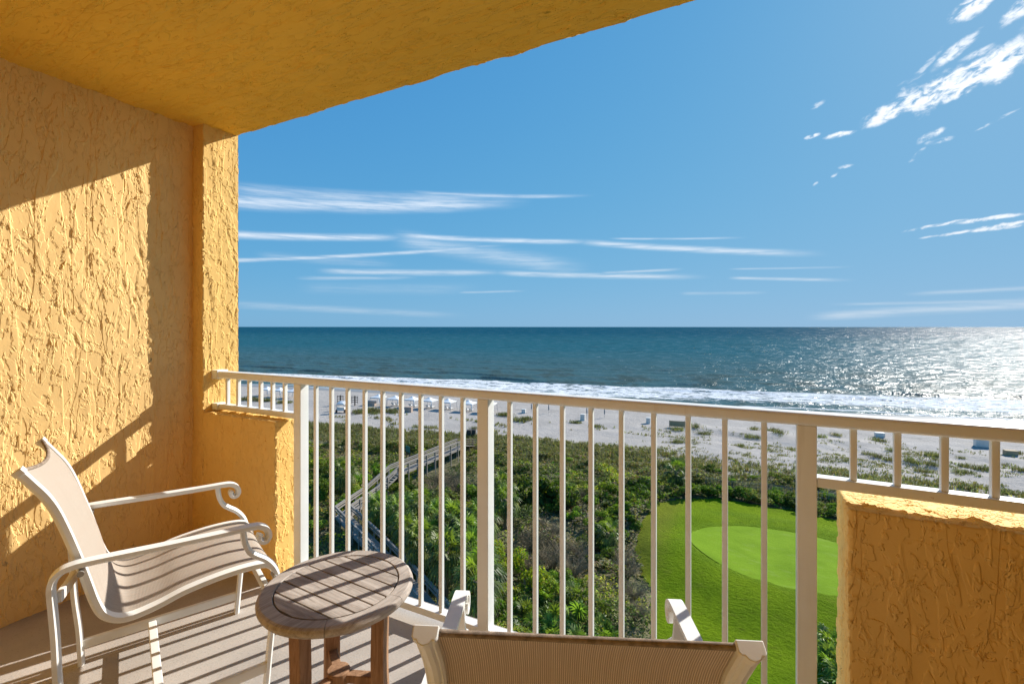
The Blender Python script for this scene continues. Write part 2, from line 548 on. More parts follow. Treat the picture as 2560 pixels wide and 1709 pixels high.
def vnoise(x, y, seed=0):
    ix = np.floor(x); iy = np.floor(y); fx = x - ix; fy = y - iy
    fx = fx * fx * (3 - 2 * fx); fy = fy * fy * (3 - 2 * fy)
    ix = ix.astype(int); iy = iy.astype(int)
    a = hash2(ix, iy, seed); b = hash2(ix + 1, iy, seed); c = hash2(ix, iy + 1, seed); d = hash2(ix + 1, iy + 1, seed)
    return (a * (1 - fx) + b * fx) * (1 - fy) + (c * (1 - fx) + d * fx) * fy


def fbm(x, y, seed=0, o=4):
    s = 0; a = .5; t = 0
    for k in range(o):
        s = s + a * vnoise(x * 2 ** k, y * 2 ** k, seed + k); t += a; a *= .5
    return s / t


def sstep(x, a, b):
    t = np.clip((x - a) / (b - a), 0, 1)
    return t * t * (3 - 2 * t)


# ------------------------------------------------------------------ the balcony
def stucco_part(name, x0, x1, y0, y1, z0, z1, fine, coarse, step, mat, parent=None):
    V, F = fine_box(x0, x1, y0, y1, z0, z1, fine, step)
    if coarse:
        V2, F2 = fine_box(x0, x1, y0, y1, z0, z1, coarse, 9)
        F = np.concatenate([F, F2 + len(V)]); V = np.concatenate([V, V2])
    return from_np(name, V, F, mat, parent, smooth=True)


YF, YB = 1.624, 1.832          # inner and outer face of the front walls
CEIL = 2.494
wall = empty('balcony_wall', (-2.97, 1.0, 0), 0, 'yellow stucco side wall at the left with its sunlit pilaster and half wall', 'wall')
def at_wall(o):
    o.location = (2.97, -1.0, 0)
    return o
V1, F1 = fine_box(-3.15, -2.9465, .35, YF, 0, CEIL, ['+X'], .0042)
V2, F2 = fine_box(-3.15, -2.9465, -.9, .35, 0, CEIL, ['+X'], .02)
V3, F3 = fine_box(-3.15, -2.9465, -.9, YF, 0, CEIL, ['-X', '-Y', '+Y', '+Z', '-Z'], 9)
at_wall(from_np('wall_panel', np.concatenate([V1, V2, V3]), np.concatenate([F1, F2 + len(V1), F3 + len(V1) + len(V2)]), M['stucco_wall'], wall, smooth=True))
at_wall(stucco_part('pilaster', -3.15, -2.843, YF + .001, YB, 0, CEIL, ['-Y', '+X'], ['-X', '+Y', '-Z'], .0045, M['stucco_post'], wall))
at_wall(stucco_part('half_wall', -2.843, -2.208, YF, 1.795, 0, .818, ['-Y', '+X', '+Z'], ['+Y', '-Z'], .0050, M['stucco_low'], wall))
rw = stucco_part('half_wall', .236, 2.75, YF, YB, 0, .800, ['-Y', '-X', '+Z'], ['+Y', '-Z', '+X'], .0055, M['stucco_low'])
tag(rw, 'yellow stucco half wall in the right corner, shaded inside with a pale sunlit top', 'wall')
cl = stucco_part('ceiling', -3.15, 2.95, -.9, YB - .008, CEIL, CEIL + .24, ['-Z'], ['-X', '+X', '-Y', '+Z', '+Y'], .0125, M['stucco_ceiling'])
tag(cl, kind='structure')
fl = MB().box(-3.15, 2.95, -.9, YB, -.22, 0).build('floor', M['concrete'])
tag(fl, kind='structure')
# the room side of the balcony, behind the camera
o = MB().box(-3.15, 2.95, -1.1, -.9, 0, CEIL).build('house_wall', M['stucco_plain']); tag(o, kind='structure')
o = MB().box(2.75, 2.95, -.9, YB, 0, CEIL).build('end_wall', M['stucco_plain']); tag(o, kind='structure')

# railing
rail = empty('balcony_railing', (-1.0, 1.706, 0), 0, 'cream painted metal railing with upright bars across the balcony front', 'railing')
def rl(o):
    o.location = (1.0, -1.706, 0)
    return o
RY = 1.706
rl(MB().box(-2.80, 2.74, RY - .030, RY + .030, 1.016, 1.055).build('top_rail', M['cream'], rail, .011, 4))
for px in (-2.118, -1.0, .1365):
    rl(MB().box(px - .026, px + .026, RY - .026, RY + .026, 0, 1.017).build('post', M['cream'], rail, .003, 2))
def balusters(x0, x1, n, z0, z1):
    for k in range(n):
        bx = x0 + (x1 - x0) * (k + 1) / (n + 1)
        rl(MB().box(bx - .0085, bx + .0085, RY - .0095, RY + .0095, z0, z1).build('baluster', M['cream'], rail, .0015, 1))
balusters(-2.840, -2.144, 6, .856, 1.017)
balusters(-2.144, -.974, 9, .07, 1.017) if False else balusters(-2.118, -1.0, 9, .07, 1.017)
balusters(-1.0, .1365, 9, .07, 1.017)
for k in range(12):
    bx = .2549 + k * .1027
    rl(MB().box(bx - .0085, bx + .0085, RY - .0095, RY + .0095, .856, 1.017).build('baluster', M['cream'], rail, .0015, 1))
for (a, b, z) in ((-2.800, -2.144, .834), (-2.092, -1.026, .042), (-.974, .1105, .042), (.1625, 2.74, .834)):
    rl(MB().box(a, b, RY - .022, RY + .022, z, z + .030).build('bottom_rail', M['cream'], rail, .003, 2))
for z in (1.010, .830):
    h = .052 if z > 1 else .038
    rl(MB().box(-2.85, -2.79, RY - .034, RY + .034, z, z + h).build('wall_bracket', M['cream'], rail, .004, 2))


def catmull(P, k=5):
    P = [np.array(p, float) for p in P]; out = []
    for i in range(len(P) - 1):
        p0 = P[max(i - 1, 0)]; p1 = P[i]; p2 = P[i + 1]; p3 = P[min(i + 2, len(P) - 1)]
        for j in range(k):
            t = j / k
            out.append(.5 * ((2 * p1) + (-p0 + p2) * t + (2 * p0 - 5 * p1 + 4 * p2 - p3) * t * t + (-p0 + 3 * p1 - 3 * p2 + p3) * t ** 3))
    out.append(P[-1])
    return out


def crown(w, t):
    """moulded bar section: raised round middle between two grooves, flat underside"""
    h = w / 2
    return [(-h, -t * .45), (h, -t * .45), (h, t * .10), (h * .80, t * .28), (h * .62, t * .26), (h * .42, t * .44), (0, t * .55),
            (-h * .42, t * .44), (-h * .62, t * .26), (-h * .80, t * .28), (-h, t * .10)]


ARM = [(-.265, 0), (-.272, .14), (-.2855, .275), (-.291, .409), (-.298, .52), (-.300, .563), (-.293, .587), (-.277, .602), (-.255, .608), (-.229, .6095),
       (-.15, .607), (-.025, .602), (.116, .598), (.215, .597), (.247, .592), (.267, .577), (.272, .556), (.263, .541), (.250, .542), (.2425, .553), (.247, .565)]
UPR = [(.190, .594), (.196, .548), (.210, .514), (.232, .493), (.260, .472), (.283, .445), (.298, .415), (.303, .385), (.300, .335), (.283, .190), (.266, 0)]
FRM = [(-.372, .895), (-.343, .852), (-.317, .812), (-.295, .765), (-.273, .700), (-.255, .640), (-.239, .584), (-.223, .522), (-.207, .462), (-.188, .417),
       (-.156, .390), (-.115, .382), (-.045, .394), (.025, .414), (.120, .428), (.202, .432), (.270, .427), (.297, .411), (.309, .388), (.312, .368)]


def make_chair(loc, rz, label, group):
    t = empty('patio_chair', loc, rz, label, 'chair', group)
    X = Vector((1, 0, 0))
    for sd in (-1, 1):
        m = MB()
        pts = [(sd * .295, y, z) for y, z in catmull(ARM, 6)]
        m.sweep(pts, (1, 0, 0), [(a, -b) for a, b in crown(.037, .021)])
        arm = m.build('arm_frame', M['chair_cream'], t, smooth=True); arm.data.polygons.foreach_set('use_smooth', [True] * len(arm.data.polygons))
        es = arm.modifiers.new('split', 'EDGE_SPLIT'); es.split_angle = R(24)
        b = MB().tube([(sd * .272, -.236, .588), (sd * .318, -.236, .588)], .009, 10).build('bolt', M['bolt'], arm, smooth=False)
        m = MB()
        pts = [(sd * .293, y, z) for y, z in catmull(UPR, 6)]
        n = len(pts)
        m.sweep(pts, (1, 0, 0), [(a, b) for a, b in crown(.032, .020)])
        lg = m.build('front_leg', M['chair_cream'], t, smooth=True)
        es = lg.modifiers.new('split', 'EDGE_SPLIT'); es.split_angle = R(24)
        MB().tube([(sd * .270, .292, .400), (sd * .318, .292, .400)], .008, 10).build('bolt', M['bolt'], lg)
        m = MB()
        pts = [(sd * .240, y, z) for y, z in catmull(FRM, 5)]
        m.sweep(pts, (1, 0, 0), [(a, -b) for a, b in crown(.034, .024)])
        sf = m.build('sling_rail', M['chair_cream'], t, smooth=True)
        es = sf.modifiers.new('split', 'EDGE_SPLIT'); es.split_angle = R(24)
        MB().box(sd * .295 - .009, sd * .295 + .009, -.262, .272, .060, .096).build('stretcher', M['chair_cream'], t, .004, 2)
    for sd in (-1, 1):
        MB().sweep([(sd * .240, y, z) for y, z in ((-.3765, .9015), (-.366, .8875))], (1, 0, 0), [(a, -b) for a, b in crown(.040, .030)]).build('end_cap', M['chair_cream'], t, .0035, 3)
    MB().box(-.288, .288, -.059, -.031, .072, .088).build('cross_bar', M['chair_cream'], t, .003, 2)
    MB().bar((-.285, .272, .345), (.285, .272, .345), .020, .030).build('cross_bar', M['chair_cream'], t, .004, 2)
    pts = [(x, -.285 + .03 * (x / .29) ** 2 * 0 + (.035 * (1 - (x / .29) ** 2)), .525) for x in np.linspace(-.29, .29, 9)]
    MB().sweep(pts, (0, 0, 1), [(-.016, -.008), (.016, -.008), (.016, .008), (-.016, .008)]).build('cross_bar', M['chair_cream'], t, .003, 2)
    # sling
    prof = catmull(FRM[:-1], 6)
    P = np.array(prof); sl = np.r_[0, np.cumsum(np.hypot(*np.diff(P, axis=0).T))]
    nu, nv = 36, 110
    vv = np.linspace(0, sl[-1], nv + 1); uu = np.linspace(-1, 1, nu + 1)
    V = []; UV = []
    for s_ in vv:
        for u in uu:
            d = 1 - u * u
            ss = s_ +   .036 * d * float(1 - sstep(np.array(s_), 0, .30))
            y = np.interp(ss, sl, P[:, 0]); z = np.interp(ss, sl, P[:, 1])
            e = .01
            ty = np.interp(ss + e, sl, P[:, 0]) - np.interp(ss - e, sl, P[:, 0]); tz = np.interp(ss + e, sl, P[:, 1]) - np.interp(ss - e, sl, P[:, 1])
            l = math.hypot(ty, tz); ny, nz = -tz / l, ty / l       # normal to the sitter's side
            if ny * .5 + nz < 0: ny, nz = -ny, -nz
            # tension pulls the cloth towards the hollow side of the profile
            bow = float(np.interp(s_, [0, .12, .35, .55, .70, .90, 1.02, 1.2], [.014, .020, .028, .026, .014, .006, -.004, -.008])) * d + .006
            ww = .228
            V.append((u * ww, y + ny * bow, z + nz * bow)); UV.append((u * .235, s_))
    i, j = np.meshgrid(np.arange(nv), np.arange(nu), indexing='ij'); k = (i * (nu + 1) + j).ravel()
    F = np.c_[k, k + 1, k + nu + 2, k + nu + 1]
    o = from_np('sling', V, F, M['sling'], t, smooth=True, uv=UV)
    so = o.modifiers.new('thickness', 'SOLIDIFY'); so.thickness = .0018
    V = np.array(V)
    top = V[:nu + 1]
    MB().tube([tuple(p) for p in top], .0058, 8).build('hem', M['hem'], o, smooth=True)
    return t


make_chair((-1.965, 1.005, 0), R(-23.5), 'ivory metal armchair with beige mesh sling by the stucco wall, whole seat in view', 'sling chairs on the balcony')
c2 = make_chair((-.373, 1.020, 0), R(23.0), 'ivory and brown mesh armchair seen from behind, facing the railing, with its seat hidden', 'sling chairs on the balcony')
c2.scale = (1, 1, .943)


# round teak side table
def make_table():
    c = (-1.181, 1.090)
    t = empty('side_table', (*c, 0), R(-3.6), 'small round weathered teak table with slatted top and three legs', 'table')
    zt = .500; Ro, Ri, th = .233, .187, .031
    m = MB()
    sec = [(Ri, zt - th), (Ri, zt - .002), (Ri + .002, zt), (Ro - .010, zt), (Ro - .003, zt - .004), (Ro, zt - .012), (Ro - .001, zt - .020), (Ro - .006, zt - .028), (Ro - .014, zt - th)]
    joints = [12, 68, 128, 190, 248, 312]
    for a0, a1 in zip(joints, joints[1:] + [joints[0] + 360]):
        n = 18; i0 = len(m.v)
        g = math.degrees(.0007 / Ro)
        for k in range(n + 1):
            a = R(a0 + g + (a1 - a0 - 2 * g) * k / n)
            for r, z in sec: m.v.append((r * cos(a), r * sin(a), z))
        ns = len(sec)
        for k in range(n):
            for j in range(ns):
                j2 = (j + 1) % ns
                m.f.append((i0 + k * ns + j, i0 + (k + 1) * ns + j, i0 + (k + 1) * ns + j2, i0 + k * ns + j2))
        m.f.append(tuple(i0 + j for j in range(ns))); m.f.append(tuple(i0 + n * ns + j for j in reversed(range(ns))))
    m.build('tabletop_rim', M['teak_y'], t)
    m = MB(); r = Ri - .0035; nsl = 7; w = 2 * r / nsl
    for k in range(nsl):
        y0 = -r + k * w + .0026; y1 = -r + (k + 1) * w - .0026
        y0 = max(y0, -r + .001); y1 = min(y1, r - .001)
        ys = np.linspace(y0, y1, 9)
        right = [(math.sqrt(max(r * r - y * y, 1e-6)), y) for y in ys]
        left = [(-x, y) for x, y in reversed(right)]
        m.prism(right + left, zt - .022, zt - .0005)
    m.build('slat_panel', M['teak_x'], t, .0012, 2)
    MB().prism([(.2 * cos(R(a)), .2 * sin(R(a))) for a in range(0, 360, 15)], zt - .046, zt - .0305).build('underframe', M['teak_leg'], t)
    for a in (-89, 25, 149.5):
        ca, sa = cos(R(a)), sin(R(a))
        path = catmull([(.140, zt - .046), (.137, .36), (.136, .24), (.143, .12), (.158, 0)], 4)
        pts = [(r * ca, r * sa, z) for r, z in path]
        MB().sweep(pts, (-sa, ca, 0), [(-.024, -.021), (.024, -.021), (.024, .021), (-.024, .021)]).build('leg', M['teak_leg'], t, .003, 2)
        MB().bar((.02 * ca, .02 * sa, .208), (.122 * ca, .122 * sa, .208), .030, .026).build('stretcher', M['teak_leg'], t, .003, 2)
    MB().prism([(.036 * cos(R(a)), .036 * sin(R(a))) for a in range(0, 360, 20)], .188, .230).build('hub', M['teak_leg'], t, .005, 2)


make_table()
#@@PART3
# ------------------------------------------------------------------ the land
SEA_Z = -19.2
SH_A = math.atan(.165)
def shore_d(x, y):                     # metres seaward of the waterline
    return (y - 134 - .165 * x) * cos(SH_A)
EX = np.array([-140, -81.6, -69.6, -59, -47.8, -42.1, -33, -25, -15.6, -5.8, 9.7, 19, 31, 60, 120])
EY = np.array([66, 67.9, 71.1, 71, 72.9, 74.6, 75.3, 77.0, 78.5, 78.0, 79, 80, 82, 84, 86])
def edge_y(x): return np.interp(x, EX, EY)
LAWN = np.array([(-9.9, 53.2), (-9.9, 49.5), (-9.7, 45.3), (-8.9, 40.6), (-7.5, 37.7), (-6.6, 35.7), (-5.7, 31.3), (-5.0, 27), (-4.3, 18), (40, 18), (40, 44), (30, 52), (20, 56),
                 (12, 57.5), (6.5, 58.4), (3.8, 59.0), (.2, 59.4), (-3.8, 58.9), (-6.9, 57.0), (-8.9, 55.2)])
def poly_sd(x, y, P):                  # signed distance, positive inside
    x = np.asarray(x, float); y = np.asarray(y, float)
    d = np.full(x.shape, 1e9); ins = np.zeros(x.shape, bool)
    for (x0, y0), (x1, y1) in zip(P, np.roll(P, -1, 0)):
        ex, ey = x1 - x0, y1 - y0
        t = np.clip(((x - x0) * ex + (y - y0) * ey) / (ex * ex + ey * ey), 0, 1)
        d = np.minimum(d, np.hypot(x - x0 - t * ex, y - y0 - t * ey))
        c = ((y0 > y) != (y1 > y)) & (x < ex * (y - y0) / (ey + 1e-12) + x0)
        ins ^= c
    return np.where(ins, d, -d)
GC, GR = (2.2, 44.9), (7.5, 5.4)
def green_r(x, y): return np.hypot((x - GC[0]) / GR[0], (y - GC[1]) / GR[1])
def ground_h(x, y):
    x = np.asarray(x, float); y = np.asarray(y, float)
    d = shore_d(x, y); e = y - edge_y(x)
    sd = poly_sd(x, y, LAWN); lm = sstep(sd, -1.5, 1.5)
    veg = 1 - sstep(e, -2, 8)
    h = -18.7 + .3 * veg
    dune = (fbm(x / 11, y / 8, 3) - .5) * 1.5 * veg * (1 - lm)
    right = sstep(x, -22, -5) * sstep(e, -16, -4) * (1 - sstep(e, 18, 30))
    dune = dune + right * (fbm(x / 7, y / 5, 9) - .5) * 1.3
    far = sstep(e, 2, 10) * (1 - sstep(d, -30, -18))
    dune = dune + far * (fbm(x / 6, y / 4, 5) - .5) * .35
    h = h + dune + lm * (1.0 * (1 - sstep(green_r(x, y), 1.15, 2.3)) + .5 * (fbm(x / 6, y / 6, 12) - .5))
    slope = sstep(d, -26, 0)
    h = h * (1 - slope) + (-18.95) * slope
    h = np.where(d > -4, -18.95 - .062 * (d + 4), h)
    return np.maximum(h, -24)

def axis(*parts):
    return np.unique(np.concatenate([np.arange(a, b, s) for a, b, s in parts] + [np.array([parts[-1][1]])]))
gx = axis((-900, -160, 40), (-160, -95, 2.2), (-95, 45, .8), (45, 100, 2.5), (100, 900, 40))
gy = axis((-300, 14, 20), (14, 110, .8), (110, 190, 2.0))
XX, YY = np.meshgrid(gx, gy, indexing='ij')
ZZ = ground_h(XX, YY)
ZZ = np.where(poly_sd(XX, YY, LAWN) > -.3, ZZ - .16, ZZ)
i, j = np.meshgrid(np.arange(len(gx) - 1), np.arange(len(gy) - 1), indexing='ij'); k = (i * len(gy) + j).ravel()
F = np.c_[k, k + len(gy), k + len(gy) + 1, k + 1]


def ground_mat():
    m, q, p, out, tc = new_mat('sand and soil')
    o = tc.outputs['Object']
    at = q.n('ShaderNodeAttribute', attribute_name='cover')
    sp = q.n('ShaderNodeSeparateColor'); q.link(at.outputs['Color'], sp.inputs[0])
    n1 = q.noise(o, .16, 5, .6); n2 = q.noise(o, 1.1, 5, .65); n3 = q.noise(o, 5.5, 3, .6)
    trk = q.noise(q.mapv(o, (.25, 2.2, 1), (0, 0, R(9))), 1, 4, .6)
    sand = q.mix(q.ss(n1, .3, .7), (.34, .31, .28), (.41, .375, .34))
    sand = q.mix(q.ss(trk, .55, .72, 0, .35), sand, (.31, .28, .25))
    sand = q.mix(q.ss(n2, .58, .70, 0, .35), sand, (.33, .30, .265))
    gp = q.n('ShaderNodeSeparateXYZ'); q.link(o, gp.inputs[0])
    for (cx, cy, rad) in ((22, 166, 57.0), (22, 166, 58.7), (-62, 190, 86.0), (-62, 190, 87.7), (40, 70, 31.0), (40, 70, 32.6)):
        dx = q.m('SUBTRACT', gp.outputs[0], cx); dy = q.m('SUBTRACT', gp.outputs[1], cy)
        dd = q.m('SQRT', q.m('ADD', q.m('MULTIPLY', dx, dx), q.m('MULTIPLY', dy, dy)))
        dd = q.m('ADD', dd, q.m('MULTIPLY', q.m('SUBTRACT', n1, .5), 9))
        sand = q.mix(q.ss(q.m('ABSOLUTE', q.m('SUBTRACT', dd, rad)), .34, .10, 0, .42), sand, (.22, .195, .17))
    wet = q.mix(q.ss(sp.outputs[1], .35, .9), sand, (.24, .222, .205))
    soil = q.mix(q.ss(n2, .4, .62), (.075, .080, .028), (.18, .155, .08))
    soil = q.mix(q.ss(n3, .55, .7, 0, .6), soil, (.09, .11, .03))
    v = q.ss(q.m('ADD', sp.outputs[0], q.m('MULTIPLY', q.m('SUBTRACT', n2, .5), 1.2)), .38, .58)
    q.link(q.mix(v, wet, soil), p.inputs['Base Color'])
    q.put(p.inputs['Roughness'], q.ss(sp.outputs[1], .5, 1, .9, .35))
    p.inputs['Specular IOR Level'].default_value = .25
    h = q.m('ADD', q.m('MULTIPLY', n2, .6), q.m('MULTIPLY', n3, .35))
    h = q.m('MULTIPLY', h, q.ss(sp.outputs[1], .7, .2, .05, 1))
    q.link(q.bump(h, 1, .34), p.inputs['Normal'])
    return m


e = YY - edge_y(XX); d = shore_d(XX, YY)
vegc = 1 - sstep(e, -3, 2.5)
rightm = sstep(XX, -24, -8)
vegc = vegc * (1 - .62 * rightm * sstep(e, -15, -6))
wetc = sstep(d, -15, -3)
gmesh = from_np('ground', np.c_[XX.ravel(), YY.ravel(), ZZ.ravel()], F, ground_mat(), smooth=True)
a = gmesh.data.attributes.new('cover', 'FLOAT_COLOR', 'POINT')
a.data.foreach_set('color', np.c_[vegc.ravel(), wetc.ravel(), np.zeros(vegc.size), np.ones(vegc.size)].astype(np.float32).ravel())
tag(gmesh, kind='structure')


# lawn and putting green
def lawn_mat(name, a, b, rough_scale, patch):
    m, q, p, out, tc = new_mat(name)
    o = tc.outputs['Object']
    n1 = q.noise(o, .22, 4, .55); n2 = q.noise(q.mapv(o, (1, 1.6, 1), (0, 0, R(25))), rough_scale, 5, .7); n3 = q.noise(o, 30, 3, .7)
    n4 = q.noise(o, 1.6, 4, .6)
    c = q.mix(q.ss(n1, .35, .65), a, b)
    c = q.mix(q.ss(n2, .50, .70, 0, .42 if patch > .3 else .18), c, tuple(x * .45 for x in a))
    c = q.mix(q.ss(n4, .58, .74, 0, patch), c, (.17, .21, .012))
    n5 = q.noise(q.mapv(o, (.5, 1.4, 1), (0, 0, R(25))), 1.1, 5, .65)
    c = q.mix(q.ss(n5, .54, .70, 0, .40), c, (.20, .235, .022) if patch > .3 else (.235, .315, .06))
    if patch > .3:
        gs = q.n('ShaderNodeSeparateXYZ'); q.link(o, gs.inputs[0])
        ex = q.m('DIVIDE', q.m('SUBTRACT', gs.outputs[0], GC[0]), GR[0]); ey = q.m('DIVIDE', q.m('SUBTRACT', gs.outputs[1], GC[1]), GR[1])
        er = q.m('ADD', q.m('SQRT', q.m('ADD', q.m('MULTIPLY', ex, ex), q.m('MULTIPLY', ey, ey))), q.m('MULTIPLY', q.m('SUBTRACT', n4, .5), .12))
        c = q.mix(q.ss(er, 1.20, 1.03, 0, .75), c, (.160, .265, .010))
        lft = q.m('ADD', gs.outputs[0], q.m('MULTIPLY', n4, 2.2))
        c = q.mix(q.ss(lft, -4.6, -7.4, 0, .55), c, (.235, .215, .035))
    c = q.mix(q.ss(n3, .5, .75, 0, .35), c, tuple(x * 1.35 for x in b))
    q.link(c, p.inputs['Base Color'])
    p.inputs['Roughness'].default_value = .9
    p.inputs['Specular IOR Level'].default_value = .04
    h = q.m('ADD', n2, q.m('MULTIPLY', n3, .35))
    q.link(q.bump(h, 1, .42 if patch > .3 else .03), p.inputs['Normal'])
    return m


lx = np.arange(-10.6, 40.1, .28); ly = np.arange(18, 60, .28)
LX, LY = np.meshgrid(lx, ly, indexing='ij')
wob = (fbm(LX / 1.3, LY / 1.3, 21) - .5) * .9
inside = poly_sd(LX, LY, LAWN) + wob > 0
gr = green_r(LX, LY)
LZ = ground_h(LX, LY) - .09 * (1 - sstep(gr, .985, 1.012)) + .05 * (fbm(LX / .9, LY / .7, 31) - .5) * sstep(gr, 1.02, 1.15)
ii, jj = np.meshgrid(np.arange(len(lx) - 1), np.arange(len(ly) - 1), indexing='ij')
ok = inside[:-1, :-1] | inside[1:, :-1] | inside[:-1, 1:] | inside[1:, 1:]
k = (ii * len(ly) + jj)[ok]
F = np.c_[k, k + len(ly), k + len(ly) + 1, k + 1]
tag(from_np('lawn', np.c_[LX.ravel(), LY.ravel(), LZ.ravel()], F, lawn_mat('rough lawn', (.145, .245, .004), (.205, .315, .006), 2.6, .33), smooth=True), kind='structure')
rr = np.linspace(0, 1.0, 26); tt = np.linspace(0, 2 * pi, 121)[:-1]
RRm, TT = np.meshgrid(rr, tt, indexing='ij')
px = GC[0] + GR[0] * RRm * np.cos(TT) * (1 + .03 * np.sin(3 * TT)); py = GC[1] + GR[1] * RRm * np.sin(TT) * (1 + .03 * np.sin(3 * TT))
pz = ground_h(px, py) - .035
nt = len(tt); ii, jj = np.meshgrid(np.arange(25), np.arange(nt), indexing='ij')
F = np.stack([ii * nt + jj, (ii + 1) * nt + jj, (ii + 1) * nt + (jj + 1) % nt, ii * nt + (jj + 1) % nt], -1).reshape(-1, 4)
tag(from_np('putting_green', np.c_[px.ravel(), py.ravel(), pz.ravel()], F, lawn_mat('mown putting green', (.150, .250, .012), (.182, .290, .016), 3.5, .29), smooth=True), kind='structure')


# ------------------------------------------------------------------ the sea
def sea_mat():
    m, q, p, out, tc = new_mat('sea water')
    q.t.nodes.remove(p)
    o = tc.outputs['Object']
    sp = q.n('ShaderNodeSeparateXYZ'); q.link(o, sp.inputs[0])
    x, d = sp.outputs[0], sp.outputs[1]
    # waves: the size of the waves one can make out grows with the distance from the beach
    far = q.m('MAXIMUM', q.m('ADD', d, 150), 20)
    vx = q.m('DIVIDE', q.m('MULTIPLY', x, 60), far)
    vy = q.m('MULTIPLY', q.m('LOGARITHM', far, math.e), 12)
    w1 = q.noise(q.comb(q.m('MULTIPLY', vx, .30), q.m('MULTIPLY', vy, 1.0)), .85, 5, .65, .3)
    w2 = q.noise(q.comb(q.m('MULTIPLY', vx, .36), q.m('MULTIPLY', vy, 1.6), 4.0), 2.0, 4, .66, .3)
    w3 = q.noise(q.mapv(o, (.5, 1.1, 1)), .9, 4, .62)
    sc_ = q.m('MULTIPLY', far, 1 / 62)
    h = q.m('MULTIPLY', q.m('ADD', q.m('MULTIPLY', w1, .50), q.m('MULTIPLY', w2, .30)), sc_)
    h = q.m('ADD', h, q.m('MULTIPLY', w3, .35))
    nrm = q.bump(h, 1.0, 1.0)
    # water body colour: green-brown in the shallows, deep teal further out, streaked by depth
    st = q.noise(q.mapv(o, (.006, .035, 1)), 1, 4, .6)
    dd = q.m('ADD', d, q.m('MULTIPLY', q.m('SUBTRACT', st, .5), 160))
    deep = q.mix(q.ss(dd, 40, 330), (.045, .105, .118), (.014, .090, .120))
    deep = q.mix(q.ss(dd, 250, 1500), deep, (.001, .060, .100))
    deep = q.mix(q.ss(w1, .50, .70, 0, .55), deep, (.010, .060, .078))
    deep = q.mix(q.m('MULTIPLY', q.ss(dd, 160, 40), q.ss(w1, .42, .62, 0, .55)), deep, (.050, .058, .042))
    dif = q.n('ShaderNodeBsdfDiffuse'); q.link(deep, dif.inputs[0])
    q.link(q.bump(h, .25, 1.0), dif.inputs['Normal'])
    gl = q.n('ShaderNodeBsdfGlossy'); gl.inputs['Roughness'].default_value = .255
    q.link(nrm, gl.inputs['Normal'])
    fr = q.n('ShaderNodeFresnel'); fr.inputs[0].default_value = 1.33; q.link(nrm, fr.inputs['Normal'])
    mx = q.n('ShaderNodeMixShader')
    facet = q.m('ADD', q.ss(w2, .45, .68, .04, .18), q.ss(w3, .55, .72, 0, .05))
    q.link(q.m('MINIMUM', fr.outputs[0], facet), mx.inputs[0])
    q.link(dif.outputs[0], mx.inputs[1]); q.link(gl.outputs[0], mx.inputs[2])
    # surf
    wv = q.noise(q.mapv(o, (.022, .022, 1)), 1, 3, .5)
    dw = q.m('ADD', d, q.m('MULTIPLY', q.m('SUBTRACT', wv, .5), 26))
    lace = q.noise(q.mapv(o, (.22, .75, 1)), 1, 6, .68, .7)
    lace2 = q.noise(q.mapv(o, (1.1, 2.0, 1)), 1, 4, .7, .5)
    thr = q.ss(dw, 4, 15, .60, .435)
    thr = q.m('ADD', thr, q.ss(dw, 34, 42, 0, .40))
    fv = q.m('ADD', q.m('MULTIPLY', lace, .7), q.m('MULTIPLY', lace2, .3))
    foam = q.ss(q.m('SUBTRACT', fv, thr), -.02, .10)
    edge = q.m('MULTIPLY', q.ss(q.m('ABSOLUTE', q.m('SUBTRACT', dw, 1.2)), .9, .2), .7)
    caps = q.noise(q.mapv(o, (.035, .16, 1)), 1, 5, .62, .2)
    cap = q.m('MULTIPLY', q.ss(caps, .70, .76), q.ss(lace, .45, .6))
    foam = q.m('MAXIMUM', q.m('MAXIMUM', foam, edge), q.m('MULTIPLY', cap, q.ss(d, 900, 100)))
    fo = q.n('ShaderNodeBsdfDiffuse'); fo.inputs[0].default_value = (.74, .76, .78, 1)
    q.link(q.bump(fv, .7, .5), fo.inputs['Normal'])
    mx2 = q.n('ShaderNodeMixShader')
    q.link(foam, mx2.inputs[0]); q.link(mx.outputs[0], mx2.inputs[1]); q.link(fo.outputs[0], mx2.inputs[2])
    q.link(mx2.outputs[0], out.inputs[0])
    return m


dr = np.concatenate([np.arange(-4, 70, .7), 70 + np.cumsum(.7 * 1.035 ** np.arange(1, 205))])
tc_ = np.linspace(-1, 1, 301)
D, T = np.meshgrid(dr, tc_, indexing='ij')
Xs = T * (270 + D * 1.7) - 60
fade = sstep(D, 14, 30) * (1 - sstep(D, 120, 260))
ph = 2 * pi * (D + 7 * fbm(Xs / 40, D / 60, 41)) / 15.0
Zs = .22 * fade * np.sin(ph) * (.3 + 1.2 * fbm(Xs / 22, D / 30, 44))
for dk, ak, sg in ((17, .35, 1.2), (27, .42, 1.3), (41, .75, 1.5), (56, .5, 1.6)):
    dc = D - dk - 9 * (fbm(Xs / 55, 0 * Xs + dk, 50) - .5) * 2
    am = sstep(fbm(Xs / 16, 0 * Xs + dk * 3.3, 57), .42, .62)
    prof = np.exp(-(np.where(dc < 0, dc / (sg * .45), dc / (sg * 1.7))) ** 2)
    Zs = Zs + ak * am * prof
nc = len(tc_)
ii, jj = np.meshgrid(np.arange(len(dr) - 1), np.arange(nc - 1), indexing='ij'); k = (ii * nc + jj).ravel()
F = np.c_[k, k + 1, k + nc + 1, k + nc]
sea = from_np('sea', np.c_[Xs.ravel(), D.ravel(), Zs.ravel()], F, sea_mat(), smooth=True)
sea.location = (0, 134, SEA_Z); sea.rotation_euler = (0, 0, SH_A)
tag(sea, kind='structure')


